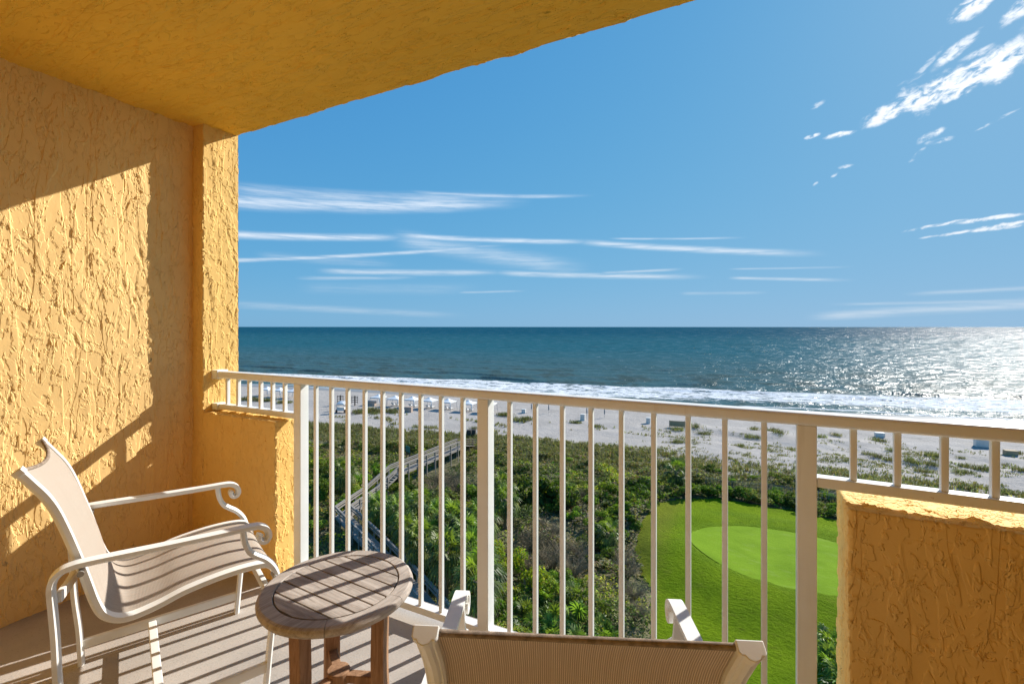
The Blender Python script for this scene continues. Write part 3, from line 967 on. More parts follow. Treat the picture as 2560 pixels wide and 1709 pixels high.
# ------------------------------------------------------------------ vegetation
BW = [(-38.55, 58.6), (-38.2, 43.7), (-37.9, 39.6), (-36.4, 34.2), (-28.8, 30.5), (-21.0, 26.45), (-13.5, 22.2)]
BWZ = [-16.2, -16.2, -17.4, -17.4, -17.4, -17.4, -17.4]
def bw_dist(x, y):
    d = np.full(np.shape(x), 1e9)
    for (x0, y0), (x1, y1) in zip(BW, BW[1:]):
        ex, ey = x1 - x0, y1 - y0
        t = np.clip(((x - x0) * ex + (y - y0) * ey) / (ex * ex + ey * ey), 0, 1)
        d = np.minimum(d, np.hypot(x - x0 - t * ex, y - y0 - t * ey))
    return d


def quads(P, N, size, aspect=.5, r=rng):
    """leaf shaped quads at P facing N"""
    n = len(P)
    N = N / (np.linalg.norm(N, axis=1, keepdims=True) + 1e-9)
    a = np.cross(N, r.normal(size=(n, 3))); a /= (np.linalg.norm(a, axis=1, keepdims=True) + 1e-9)
    b = np.cross(N, a)
    s = np.broadcast_to(size, (n,))[:, None]
    V = np.stack([P - a * s, P - b * s * aspect + N * s * .15, P + a * s, P + b * s * aspect + N * s * .15], 1).reshape(-1, 3)
    F = np.arange(4 * n).reshape(n, 4)
    return V, F


def blades(P, H, w, lean, r=rng):
    """bent grass blades: two quads each"""
    n = len(P)
    az = r.uniform(0, 2 * pi, n); dirv = np.c_[np.cos(az), np.sin(az), 0 * az]; sd = np.c_[-np.sin(az), np.cos(az), 0 * az]
    H = np.broadcast_to(H, (n,))[:, None]; w = np.broadcast_to(w, (n,))[:, None]; lean = np.broadcast_to(lean, (n,))[:, None]
    up_ = np.array([[0, 0, 1.]])
    m1 = P + up_ * H * .6 + dirv * H * lean * .35; tp = P + up_ * H * (1 - .25 * lean) + dirv * H * lean
    V = np.stack([P - sd * w, P + sd * w, m1 + sd * w * .8, m1 - sd * w * .8, tp + sd * w * .15, tp - sd * w * .15], 1).reshape(-1, 3)
    b = np.arange(n)[:, None] * 6
    F = np.concatenate([b + np.array([[0, 1, 2, 3]]), b + np.array([[3, 2, 4, 5]])], 1).reshape(-1, 4)
    return V, F


def vary(c, n, amt=.25, r=rng):
    k = np.exp(r.normal(0, amt, (n, 1))); h = r.normal(0, .10, (n, 3))
    return np.clip(np.array(c)[None, :] * k * (1 + h), .004, .9)


# --- low scrub that covers the back dune as one mass
def in_view(x, y, near=(-56, 13), far=(-64, 28)):
    az = np.degrees(np.arctan2(x, y)); r = np.hypot(x, y)
    t = sstep(r, 62, 80)
    return (az > near[0] + (far[0] - near[0]) * t) & (az < near[1] + (far[1] - near[1]) * t)


def scatter_area(n, r0, r1, power, seed):
    q = np.random.default_rng(seed)
    u = q.uniform(size=n)
    r = (r0 ** (power + 1) + u * (r1 ** (power + 1) - r0 ** (power + 1))) ** (1 / (power + 1))
    az = np.radians(q.uniform(-64, 28, n))
    return r * np.sin(az), r * np.cos(az), r


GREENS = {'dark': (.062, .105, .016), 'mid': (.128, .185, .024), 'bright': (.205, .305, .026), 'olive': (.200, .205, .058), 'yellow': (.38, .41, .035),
          'brown': (.24, .195, .095), 'grey': (.26, .235, .14), 'tan': (.34, .29, .15)}
x, y, r = scatter_area(330000, 24, 84, .55, 3)
e = y - edge_y(x)
lw = poly_sd(x, y, LAWN)
keep = in_view(x, y) & (lw < -.15) & (bw_dist(x, y) > 1.15)
mound = fbm(x / 2.6, y / 2.6, 61)
pr = (1 - .93 * sstep(e, -12, -3)) * (.30 + .7 * sstep(mound, .34, .5)) * np.where(e > 2, 0, 1)
pr = pr * (1 - .75 * sstep(x, -22, -6) * sstep(e, -17, -8))
keep &= rng.uniform(size=len(x)) < pr
x, y, r, mound, e = x[keep], y[keep], r[keep], mound[keep], e[keep]
hh = (.12 + 1.15 * sstep(mound, .40, .75)) * (1 - .65 * sstep(e, -16, -6))
n = len(x)
z = ground_h(x, y) + hh * rng.uniform(.45, 1.0, n) ** .5
gn = np.c_[rng.normal(0, .55, n), rng.normal(0, .55, n), np.ones(n)]
V, F = quads(np.c_[x, y, z], gn, (.035 + .0017 * r) * rng.uniform(.7, 1.4, n), .55)
sp1 = fbm(x / 4.5, y / 4.5, 71) + rng.normal(0, .07, n); sp2 = fbm(x / 3.1, y / 3.1, 83) + rng.normal(0, .07, n)
tint = vary(GREENS['mid'], n, .32)
dry = sstep(x, -24, -16) * (1 - sstep(x, -11, -8)) * sstep(y, 30, 34) * (1 - sstep(y, 48, 54))
for nm, cond in (('olive', sp1 > .52), ('dark', sp2 < .43), ('bright', sp2 > .58), ('brown', sp1 < .38 + .13 * dry), ('grey', (sp1 < .34 + .11 * dry) & (sp2 < .5)), ('yellow', (sp2 > .66) & (sp1 > .45))):
    tint[cond] = vary(GREENS[nm], int(cond.sum()), .32)
top = e > -13
tint[top & (sp1 > .42)] = vary((.225, .225, .085), int((top & (sp1 > .42)).sum()), .3)
yf = (x < -33) & (y < 46) & (rng.uniform(size=n) < .10)
tint[yf] = vary((.42, .33, .02), int(yf.sum()), .2)
tag(from_np('scrub_ground_cover', V, F, M['leaf'], tint=tint), 'tangled low green and brown scrub covering the back dune', 'scrub', kind='stuff')

# --- sea oats and dune grass along the sand
x, y, r = scatter_area(60000, 52, 112, 1.0, 5)
e = y - edge_y(x)
patch = fbm(x / 5.5, y / 2.8, 91); fine = fbm(x / 1.7, y / 1.2, 95)
rt = sstep(x, -24, -8)
p_in = sstep(e, -17, -10) * (1 - sstep(e, -1.5, 1.5)) * (1 - .35 * rt)
p_out = rt * sstep(e, -3, 1) * (1 - sstep(e, 8, 24)) * sstep(patch, .44, .62) * sstep(fine, .40, .56) * .85
p_far = sstep(e, 0, 3) * (1 - sstep(e, 10, 22)) * sstep(patch, .60, .70) * .22
keep = (rng.uniform(size=len(x)) < np.maximum(np.maximum(p_in * sstep(fine, .28, .46), p_out), p_far)) & in_view(x, y) & (poly_sd(x, y, LAWN) < -2) & (bw_dist(x, y) > 1.3)
x, y, r, e = x[keep], y[keep], r[keep], e[keep]
nb = 7
bx = np.repeat(x, nb) + rng.normal(0, .16, len(x) * nb); by = np.repeat(y, nb) + rng.normal(0, .16, len(x) * nb); br = np.repeat(r, nb)
P = np.c_[bx, by, ground_h(bx, by) - .03]
be = np.repeat(e, nb); low = 1 - .5 * sstep(be, -4, 2) * sstep(bx, -26, -10)
V, F = blades(P, rng.uniform(.28, .72, len(P)) * low, (.010 + .00042 * br) * (.4 + .6 * low), rng.uniform(.15, .75, len(P)))
tint = vary((.20, .205, .088), len(P), .35)
g = rng.uniform(size=len(P)); tint[g < .25] = vary((.30, .265, .15), int((g < .25).sum()), .25); tint[g > .72] = vary((.15, .17, .065), int((g > .72).sum()), .3)
tag(from_np('dune_grass', V, F, M['leaf'], tint=np.repeat(tint, 2, 0)), 'olive and straw coloured dune grass growing along the edge of the sand', 'dune grass', kind='stuff')


# --- plants that can be told apart
def copy_tree(o, parent=None):
    c = o.copy(); COL.objects.link(c)
    if parent: c.parent = parent
    for ch in list(o.children): copy_tree(ch, c)
    return c


def bush_mesh(seed, col, alt, n=1500, leaf=.085, flat=.85):
    q = np.random.default_rng(seed)
    k = q.integers(7, 11)
    C = np.c_[q.normal(0, .42, (k, 2)), q.uniform(.25, .85, k)]; Rr = q.uniform(.26, .50, k)
    li = q.integers(0, k, n)
    dv = q.normal(size=(n, 3)); dv[:, 2] = np.abs(dv[:, 2]) * .9 - .25; dv /= np.linalg.norm(dv, axis=1, keepdims=True)
    rad = Rr[li] * q.uniform(.55, 1.08, n) ** .6
    P = C[li] + dv * rad[:, None] * np.array([1, 1, flat])
    P[:, 2] = np.maximum(P[:, 2], .03)
    V, F = quads(P, dv + q.normal(0, .55, (n, 3)), leaf * q.uniform(.6, 1.4, n), .5, q)
    t = vary(col, n, .28, q); m_ = q.uniform(size=n) < .3
    t[m_] = vary(alt, int(m_.sum()), .25, q)
    return V, F, t


def stems(seed, n, h, spread, r0, name, parent, fine=0, mat=None):
    q = random.Random(seed); m = MB()
    for _ in range(n):
        a = q.uniform(0, 2 * pi); s = q.uniform(.3, 1) * spread; hh = h * q.uniform(.6, 1.0)
        p0 = Vector((cos(a) * .06, sin(a) * .06, -.05)); p1 = Vector((cos(a) * s * .45, sin(a) * s * .45, hh * .5)); p2 = Vector((cos(a) * s, sin(a) * s, hh))
        m.tube([p0, p1, p2], [r0, r0 * .7, r0 * .3], 4, False)
        for _ in range(fine):
            b = p1.lerp(p2, q.random()); a2 = a + q.uniform(-1.4, 1.4); l = q.uniform(.18, .5)
            c = b + Vector((cos(a2) * l, sin(a2) * l, l * q.uniform(.1, .9)))
            m.tube([b, c], [r0 * .45, r0 * .2], 3, False)
            for _ in range(2):
                b2 = b.lerp(c, q.uniform(.3, 1)); a3 = a2 + q.uniform(-1.6, 1.6); l2 = q.uniform(.1, .28)
                m.tube([b2, b2 + Vector((cos(a3) * l2, sin(a3) * l2, l2 * q.uniform(-.1, .8)))], [r0 * .3, r0 * .15], 3, False)
    return m.build(name, mat or M['twig'], parent)


def bush(kind, seed):
    t = empty('shrub')
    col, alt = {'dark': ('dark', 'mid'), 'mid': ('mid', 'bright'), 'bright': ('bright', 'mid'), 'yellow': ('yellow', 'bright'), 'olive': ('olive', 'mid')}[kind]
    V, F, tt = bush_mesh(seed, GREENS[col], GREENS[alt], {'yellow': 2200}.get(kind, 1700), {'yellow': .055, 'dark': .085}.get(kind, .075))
    from_np('foliage', V, F, M['leaf'], t, tint=tt)
    stems(seed, 7, .8, .45, .03, 'stem', t)
    return t


def bare_bush(seed):
    t = empty('bare_shrub')
    stems(seed, 46, 1.0, .9, .013, 'twigs', t, 9, M['twig'])
    return t


def place(proto, used, x, y, s, label, cat, group, sz=None, dz=0.0, rz=None):
    o = proto if not used.get(id(proto)) else copy_tree(proto)
    used[id(proto)] = True
    o.location = (x, y, float(ground_h(np.array([x]), np.array([y]))[0]) - .05 + dz)
    o.rotation_euler = (0, 0, random.uniform(0, 2 * pi) if rz is None else rz)
    o.scale = (s, s, s * (sz or 1))
    tag(o, label, cat, group)
    return o


used = {}
protos = {k: [bush(k, 100 + 10 * i + j) for j in range(3)] for i, k in enumerate(('dark', 'mid', 'bright', 'yellow', 'olive'))}
protos['bare'] = [bare_bush(300 + j) for j in range(3)]
def shrub(kind, x, y, s, label, group, sz=1.0):
    place(random.choice(protos[kind]) if used.get(('n', kind), 0) >= 3 else protos[kind][used.get(('n', kind), 0)], used, x, y, s, label, 'shrub', group, sz)
    used[('n', kind)] = used.get(('n', kind), 0) + 1

# hero shrubs
shrub('yellow', -14.5, 31.0, 1.9, 'big bright yellow-green shrub beside the middle railing post, above the fan palmettos', 'yellow-green shrubs below the middle railing post', 1.0)
shrub('yellow', -17.6, 33.4, 1.7, 'tall loose yellow-green shrub seen just right of the middle railing post', 'yellow-green shrubs below the middle railing post', 1.2)
shrub('yellow', -15.9, 29.6, 1.2, 'small yellow-green shrub at the foot of the middle railing post', 'yellow-green shrubs below the middle railing post')
shrub('bright', -13.3, 33.5, 1.1, 'low lime green shrub behind the fan palmettos at the edge of the dry scrub', 'yellow-green shrubs below the middle railing post')
shrub('bright', -14.9, 27.4, 1.2, 'leafy green shrub left of the lowest fan palmettos', 'yellow-green shrubs below the middle railing post')
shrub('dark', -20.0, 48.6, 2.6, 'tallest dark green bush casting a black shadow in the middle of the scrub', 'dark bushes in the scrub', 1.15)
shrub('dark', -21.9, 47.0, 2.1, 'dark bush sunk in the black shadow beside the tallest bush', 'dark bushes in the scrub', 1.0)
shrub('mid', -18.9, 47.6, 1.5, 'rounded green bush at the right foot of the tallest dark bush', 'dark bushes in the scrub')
for (x_, y_, s_) in ((-34.9, 47.0, 1.8), (-33.0, 48.3, 1.9), (-31.2, 46.3, 1.6), (-32.6, 44.4, 1.5)):
    shrub('bare', x_, y_, s_, 'leafless grey-brown shrub in the thicket right of the boardwalk', 'leafless shrubs right of the boardwalk')
for (x_, y_, s_) in ((-16.8, 40.2, 1.5), (-17.4, 37.6, 1.6), (-14.6, 35.6, 1.6), (-12.6, 35.0, 1.5), (-15.4, 38.4, 1.3), (-17.9, 50.4, 1.3), (-18.9, 41.6, 1.2), (-16.2, 34.6, 1.2), (-13.3, 38.6, 1.2)):
    shrub('bare', x_, y_, s_, 'leafless brown shrub in the dry scrub left of the lawn', 'leafless shrubs in the dry scrub')
for (x_, y_, s_) in ((-8.9, 37.0, 1.2), (-9.5, 39.0, 1.2), (-7.8, 34.4, 1.1), (-7.2, 32.0, 1.0)):
    shrub('bare', x_, y_, s_, 'grey leafless shrub hanging over the left edge of the lawn', 'leafless shrubs along the lawn edge')
for kind, x_, y_, s_ in (('bright', -42.9, 46.3, 1.7), ('bright', -43.0, 43.0, 1.6), ('mid', -38.9, 37.6, 1.3), ('bright', -39.8, 40.2, 1.5), ('dark', -46.6, 42.6, 1.7), ('dark', -44.9, 39.6, 1.7),
                         ('mid', -39.2, 35.4, 1.3), ('mid', -43.7, 37.4, 1.4), ('mid', -52.2, 45.2, 1.6), ('dark', -50.2, 46.4, 1.6), ('bright', -48.6, 39.0, 1.3), ('mid', -55.0, 44.0, 1.6), ('dark', -49.5, 42.5, 1.5),
                         ('yellow', -41.3, 34.2, 1.1), ('bright', -43.6, 34.0, 1.1), ('yellow', -45.6, 36.4, 1.0), ('mid', -37.8, 31.5, 1.2), ('yellow', -40.4, 31.2, 1.0)):
    shrub(kind, x_, y_, s_, 'leafy green shrub in the thicket left of the boardwalk', 'shrubs left of the boardwalk')
for kind, x_, y_, s_ in (('bright', -29.5, 47.9, 1.7), ('mid', -27.6, 45.2, 1.5), ('dark', -37.6, 45.4, 1.3), ('mid', -36.6, 42.6, 1.4), ('dark', -34.4, 41.0, 1.3), ('olive', -30.0, 41.0, 1.5), ('mid', -27.5, 40.4, 1.5), ('yellow', -25.9, 42.2, 1.3),
                         ('olive', -33.4, 38.6, 1.3), ('dark', -25.6, 47.5, 1.5), ('olive', -27.8, 50.2, 1.3)):
    shrub(kind, x_, y_, s_, 'green shrub in the scrub between the boardwalk and the palm grove', 'shrubs right of the boardwalk')
for kind, x_, y_, s_ in (('mid', -10.8, 46.0, 1.3), ('dark', -11.6, 53.4, 1.5), ('dark', -12.6, 57.5, 1.5), ('dark', -10.6, 51.0, 1.4), ('dark', -10.9, 55.4, 1.5), ('mid', -11.6, 49.0, 1.4), ('bright', -11.4, 43.4, 1.2), ('mid', -12.9, 50.8, 1.5),
                         ('bright', -13.2, 47.0, 1.2), ('mid', -11.0, 40.2, 1.0), ('dark', -11.2, 38.0, 1.1), ('bright', -13.6, 44.0, 1.1), ('mid', -14.6, 53.6, 1.5), ('mid', -15.8, 49.6, 1.3), ('bright', -16.4, 46.0, 1.1), ('dark', -12.8, 41.0, 1.2)):
    shrub(kind, x_, y_, s_, 'green shrub bordering the left side of the lawn', 'shrubs along the left side of the lawn')
for k_ in range(22):
    t_ = k_ / 21
    x_ = -8.8 + 22 * t_ + random.uniform(-.4, .4); y_ = float(np.interp(x_, [-8.8, -6, -3.8, .2, 3.8, 6.5, 12, 14], [57.0, 59.2, 60.2, 60.7, 60.3, 59.6, 58.8, 58])) + random.uniform(-.2, 1.0)
    shrub(random.choice(['mid', 'dark', 'olive', 'mid']), x_, y_, random.uniform(.9, 1.25), 'rounded green shrub in the hedge along the far edge of the lawn', 'hedge shrubs along the far edge of the lawn')
for k_ in range(26):
    x_ = random.uniform(-12, 16); y_ = random.uniform(62.5, 70)
    shrub(random.choice(['olive', 'mid', 'olive', 'dark', 'bright']), x_, y_, random.uniform(.6, 1.0), 'low olive green shrub on the dune behind the lawn hedge', 'low shrubs behind the lawn hedge', .8)
n_ = 0
while n_ < 46:
    x_ = random.uniform(-44, -13); y_ = random.uniform(48, 66)
    if bw_dist(np.array([x_]), np.array([y_]))[0] < 2 or not in_view(np.array([x_]), np.array([y_]))[0]: continue
    shrub(random.choice(['olive', 'mid', 'olive', 'bright', 'bare', 'olive']), x_, y_, random.uniform(.5, .95), 'low scrubby shrub on the back dune beyond the tallest dark bush', 'low shrubs on the back dune', .75)
    n_ += 1


# --- palms
def fan_frond(q, org, az, el, lp, size, droop, V, F, T, col, nb=13):
    """one costapalmate leaf: petiole and a folded fan of drooping blades"""
    d = np.array([cos(az) * cos(el), sin(az) * cos(el), sin(el)])
    side = np.array([-sin(az), cos(az), 0.])
    pts = [org]
    p = org.copy(); dd = d.copy()
    for s_ in range(3):
        p = p + dd * lp / 3; dd = dd + np.array([0, 0, -droop * .16]); dd /= np.linalg.norm(dd); pts.append(p)
    for a_, b_ in zip(pts, pts[1:]):
        i0 = len(V); w = .018
        V += [a_ - side * w, a_ + side * w, b_ + side * w, b_ - side * w]; F.append((i0, i0 + 1, i0 + 2, i0 + 3)); T.append(np.array(col) * 1.15)
    nrm = np.cross(dd, side); nrm /= np.linalg.norm(nrm)
    for b in range(nb):
        f = (b / (nb - 1) - .5) * 2
        an = f * 1.95
        bd = dd * cos(an) + side * sin(an) + nrm * (-.30 * abs(f) + .05 * ((b % 2) * 2 - 1))
        bd /= np.linalg.norm(bd)
        L = size * (1 - .38 * abs(f) ** 1.5) * q.uniform(.88, 1.1)
        ws = np.cross(bd, nrm); ws /= np.linalg.norm(ws)
        w = .046 * size / .8
        a0 = p; a1 = p + bd * L * .55 + np.array([0, 0, -droop * .05 * L])
        a2 = p + bd * L * .92 + np.array([0, 0, -(droop * .42) * L])
        i0 = len(V)
        V += [a0 - ws * w * .4, a0 + ws * w * .4, a1 + ws * w, a1 - ws * w, a2 + ws * w * .25, a2 - ws * w * .25]
        F.append((i0, i0 + 1, i0 + 2, i0 + 3)); F.append((i0 + 3, i0 + 2, i0 + 4, i0 + 5))
        k = q.uniform(.6, 1.45)
        T.append(np.array(col) * k); T.append(np.array(col) * k * 1.12)


def palm(seed, height, nf=27, size=.95, lp=1.0):
    q = random.Random(seed)
    t = empty('palm_tree')
    pts = [(0, 0, -.2), (.05, .02, height * .35), (.02, .07, height * .7), (0, 0, height)]
    MB().tube([tuple(p) for p in catmull(pts, 4)], [.17 + .03 * ((k % 2)) for k in range(13)], 9).build('trunk', M['bark'], t, smooth=True)
    V, F, T = [], [], []
    for k in range(nf):
        u = k / nf
        el = R(82 - 118 * u ** .85 + q.uniform(-9, 9)); az = k * 2.399 + q.uniform(-.25, .25)
        c = q.choice([(.095, .140, .026), (.12, .17, .03), (.155, .20, .038), (.075, .11, .026), (.20, .225, .055)])
        if u < .22: c = (.18, .25, .04)
        fan_frond(q, np.array([0, 0, height - .15 + .2 * (1 - u)]), az, el, lp * q.uniform(.75, 1.1), size * q.uniform(.85, 1.1), .6 + .8 * u, V, F, T, c)
    from_np('crown', np.array(V), np.array(F), M['frond'], t, tint=np.array(T))
    V, F, T = [], [], []
    for k in range(9):
        fan_frond(q, np.array([0, 0, height - .35]), k * 2.399 + q.random(), R(q.uniform(-70, -40)), lp * .75, size * .8, 1.3, V, F, T, q.choice([(.30, .235, .14), (.24, .175, .10), (.33, .28, .18)]), 12)
    from_np('dead_fronds', np.array(V), np.array(F), M['frond'], t, tint=np.array(T))
    return t


def palmetto(seed, nf=22):
    q = random.Random(seed)
    t = empty('saw_palmetto')
    V, F, T = [], [], []
    for k in range(nf):
        u = k / nf
        c = q.choice([(.14, .22, .035), (.18, .26, .04), (.10, .16, .03), (.23, .28, .05)])
        fan_frond(q, np.array([q.uniform(-.25, .25), q.uniform(-.25, .25), 0.]), k * 2.399 + q.uniform(-.3, .3), R(80 - 62 * u + q.uniform(-8, 8)), q.uniform(.55, 1.0), q.uniform(.6, .8), .55 + .4 * u, V, F, T, c, 13)
    from_np('fronds', np.array(V), np.array(F), M['frond'], t, tint=np.array(T))
    V, F, T = [], [], []
    for k in range(5):
        fan_frond(q, np.array([0, 0, .1]), k * 1.3, R(q.uniform(5, 25)), .5, .55, 1.2, V, F, T, (.27, .19, .10), 10)
    from_np('dead_fronds', np.array(V), np.array(F), M['frond'], t, tint=np.array(T))
    return t


pp = [palm(11, 2.6), palm(12, 3.1), palm(13, 3.6, 30, 1.0, 1.05), palm(14, 1.9, 24)]
GROVE = 'cabbage palms in the grove'
NEAR = 'cabbage palm with drooping fan fronds in the grove right of the boardwalk'
PALMS = [(-41.6, 39.4, 1, 1.05, 'lone cabbage palm left of the boardwalk, with tan dead fronds under its crown', None),
         (-31.4, 34.0, 0, 1, NEAR, GROVE), (-29.2, 34.2, 1, .95, NEAR, GROVE), (-28.2, 36.2, 1, 1, NEAR, GROVE), (-25.2, 34.4, 1, 1.05, NEAR, GROVE), (-22.9, 33.6, 2, 1, NEAR, GROVE), (-20.4, 32.0, 2, .95, NEAR, GROVE),
         (-26.2, 31.4, 1, 1, NEAR, GROVE), (-22.9, 29.2, 2, 1, NEAR, GROVE), (-19.6, 27.9, 2, 1.05, NEAR, GROVE), (-18.3, 29.4, 2, 1.0, NEAR, GROVE), (-16.2, 27.0, 2, 1.05, NEAR, GROVE), (-21.2, 35.2, 1, 1.1, NEAR, GROVE),
         (-15.3, 24.9, 2, 1.05, NEAR, GROVE), (-24.0, 32.0, 0, 1, NEAR, GROVE), (-27.4, 33.0, 3, 1, NEAR, GROVE), (-30.2, 36.6, 3, 1.0, NEAR, GROVE), (-33.0, 35.6, 3, 1.0, NEAR, GROVE),
         (-23.6, 43.8, 1, 1.0, 'cabbage palm just right of the middle railing post, behind the other with pale dead fronds', None),
         (-21.5, 40.4, 1, .95, 'cabbage palm with pale hanging dead fronds at the right of the middle railing post', None),
         (-11.7, 41.4, 3, .85, 'short cabbage palm among shrubs left of the lawn', None),
         (-8.6, 60.6, 3, 1.15, 'cabbage palm at the far left corner of the lawn', None),
         (-18.2, 49.3, 3, .75, 'small cabbage palm just right of the tallest dark bush', None)]
for (x_, y_, k_, s_, lb, gp) in PALMS:
    place(pp[k_], used, x_, y_, s_, lb, 'palm tree', gp)
ps = [palmetto(31), palmetto(32), palmetto(33)]
for k_, (x_, y_, s_) in enumerate([(-10.9, 31.4, 1.25), (-13.0, 31.2, 1.1), (-11.9, 28.7, 1.25), (-9.2, 31.2, 1.1), (-8.4, 29.0, 1.15), (-10.3, 29.6, 1.35), (-13.6, 28.7, 1.1), (-11.3, 27.4, 1.1), (-11.7, 33.0, 1.0), (-9.3, 27.6, 1.1), (-12.6, 26.6, 1.1), (-10.5, 26.2, 1.0), (-7.8, 26.8, 1.0)]):
    place(ps[k_ % 3], used, x_, y_, s_, 'bright fan-leaved saw palmetto in the clump behind the near chair', 'saw palmetto', 'saw palmettos below the balcony')
for (x_, y_, s_) in [(3.75, 32.8, 1.0), (4.3, 31.0, 1.1), (4.1, 34.6, .9), (5.2, 33.0, 1.1)]:
    place(ps[1], used, x_, y_, s_, 'dark saw palmetto on the lawn against the right half wall', 'saw palmetto', 'saw palmettos by the right half wall')


def tussock(seed, n=170):
    q = np.random.default_rng(seed)
    P = np.c_[q.normal(0, .55, (n, 2)), np.zeros(n)]
    V, F = blades(P, q.uniform(.3, .85, n), .026, q.uniform(.2, .9, n), q)
    t = vary((.13, .14, .06), n, .35, q); g = q.uniform(size=n) < .25
    t[g] = vary((.24, .20, .11), int(g.sum()), .2, q)
    o = from_np('dune_tussock', V, F, M['leaf'], tint=np.repeat(t, 2, 0))
    return o
ts = [tussock(401), tussock(402), tussock(403)]
TUS = {'dark clump of dune grass on the bare sand at the right, beyond the lawn': [(-8.3, 95.4, 1.1), (-9.3, 95.2, .9), (-12.2, 86.1, 1.1), (-11.4, 86.4, .8), (-.3, 102.9, 1.2), (-1.1, 96.3, 1.3), (.2, 96.6, 1), (3.8, 100.4, 1.4), (10.5, 101.5, 1.2), (13.2, 105.3, 1.2), (3.1, 103.8, 1.3), (1.8, 103.6, 1),
        (18.9, 103.7, 1.3), (19.5, 103.2, 1), (15.7, 92.4, 1.1), (23.8, 95.0, 1.4), (24.8, 95.0, 1.3), (20.2, 89.4, 1.2), (21, 89.1, 1), (16.6, 90.6, 1.1), (17.7, 89.1, 1.2), (19.2, 95.2, 1.0), (22.6, 88.7, 1.1), (20.5, 84.8, 1.1), (25.0, 86.9, 1.1), (26, 86.7, 1), (26.9, 91.3, 1.1), (28.2, 90.2, 1.3), (29.2, 90.2, 1), (32.3, 90.1, 1.2), (36.8, 103.1, 1), (32.4, 94.6, .7), (28.2, 96.9, .7), (5.3, 89.6, 1), (-2.2, 87.6, 1)],
       'clump of dune grass on the sand straight ahead, right of the middle railing post': [(-51.1, 94.2, 1.2), (-50.3, 94.4, 1.2), (-49.5, 94.4, 1.3), (-44.9, 90.4, 1.5), (-44.0, 91.2, 1.5), (-43.4, 91.9, 1.2), (-33.8, 94.0, 1), (-33, 94.1, .9), (-28.3, 92.6, .9), (-59.7, 74.9, 1.0), (-56.5, 75.8, 1.0), (-49.1, 79.4, .9), (-58, 75.6, .8)],
       'clump of dune grass on the low dune in front of the beach canopies': [(-81.2, 80.8, 1.3), (-82.2, 82.0, 1.3), (-81.4, 83.0, 1.3), (-81.6, 85.3, 1.6), (-80.2, 84.5, 1.6), (-78.5, 84.9, 1.6), (-77.0, 86.3, 1.6), (-75.6, 85.9, 1.5), (-74.4, 85.1, 1.3), (-77.6, 82.4, 1.1), (-79.6, 83.2, 1.2), (-83.2, 82.6, 1.2)],
       'clump of dune grass by the left-hand row of canopies': [(-123.5, 82.1, 1.6), (-122, 82.4, 1.5), (-120.4, 82.6, 1.5), (-118.6, 82.3, 1.5), (-116.6, 83.0, 1.5), (-115.8, 83.7, 1.4), (-110.2, 83.0, 1.3), (-109.4, 84.3, 1.1), (-111, 83.3, 1.1)]}
k_ = 0
for lb, L_ in TUS.items():
    for (x_, y_, s_) in L_:
        place(ts[k_ % 3], used, x_, y_, s_ * (.78 if x_ > -20 else .95), lb, 'grass clump', lb.replace('clump', 'clumps').replace('dark ', ''), dz=.04); k_ += 1
place(ts[0], used, -13.6, 96.6, 1.2, 'clump of dune grass growing up in front of the wide tan board', 'grass clump', None, dz=.04)
place(ts[1], used, -10.7, 99.3, 1.3, 'rounded clump of dune grass standing alone right of the wide tan board', 'grass clump', None, dz=.04)
#@@PART4
# ------------------------------------------------------------------ boardwalk
def gh(x, y): return float(ground_h(np.array([float(x)]), np.array([float(y)]))[0])
DZ = -17.4
bwk = empty('boardwalk', (*BW[2], DZ), 0, 'zigzag weathered timber boardwalk with board railings crossing the dune scrub', 'boardwalk')
def bwo(o):
    o.location = Vector(o.location) - Vector((*BW[2], DZ)); return o
HW = .66
pts2 = [Vector(p) for p in BW]
def miter(i, off):
    a = pts2[max(i - 1, 0)]; b = pts2[i]; c = pts2[min(i + 1, len(pts2) - 1)]
    d1 = (b - a).normalized() if (b - a).length > 0 else (c - b).normalized()
    d2 = (c - b).normalized() if (c - b).length > 0 else d1
    n1 = Vector((-d1.y, d1.x)); n2 = Vector((-d2.y, d2.x)); nm = (n1 + n2).normalized()
    b = b + nm * (off / max(nm.dot(n1), .5))
    return Vector((b.x, b.y, BWZ[i]))
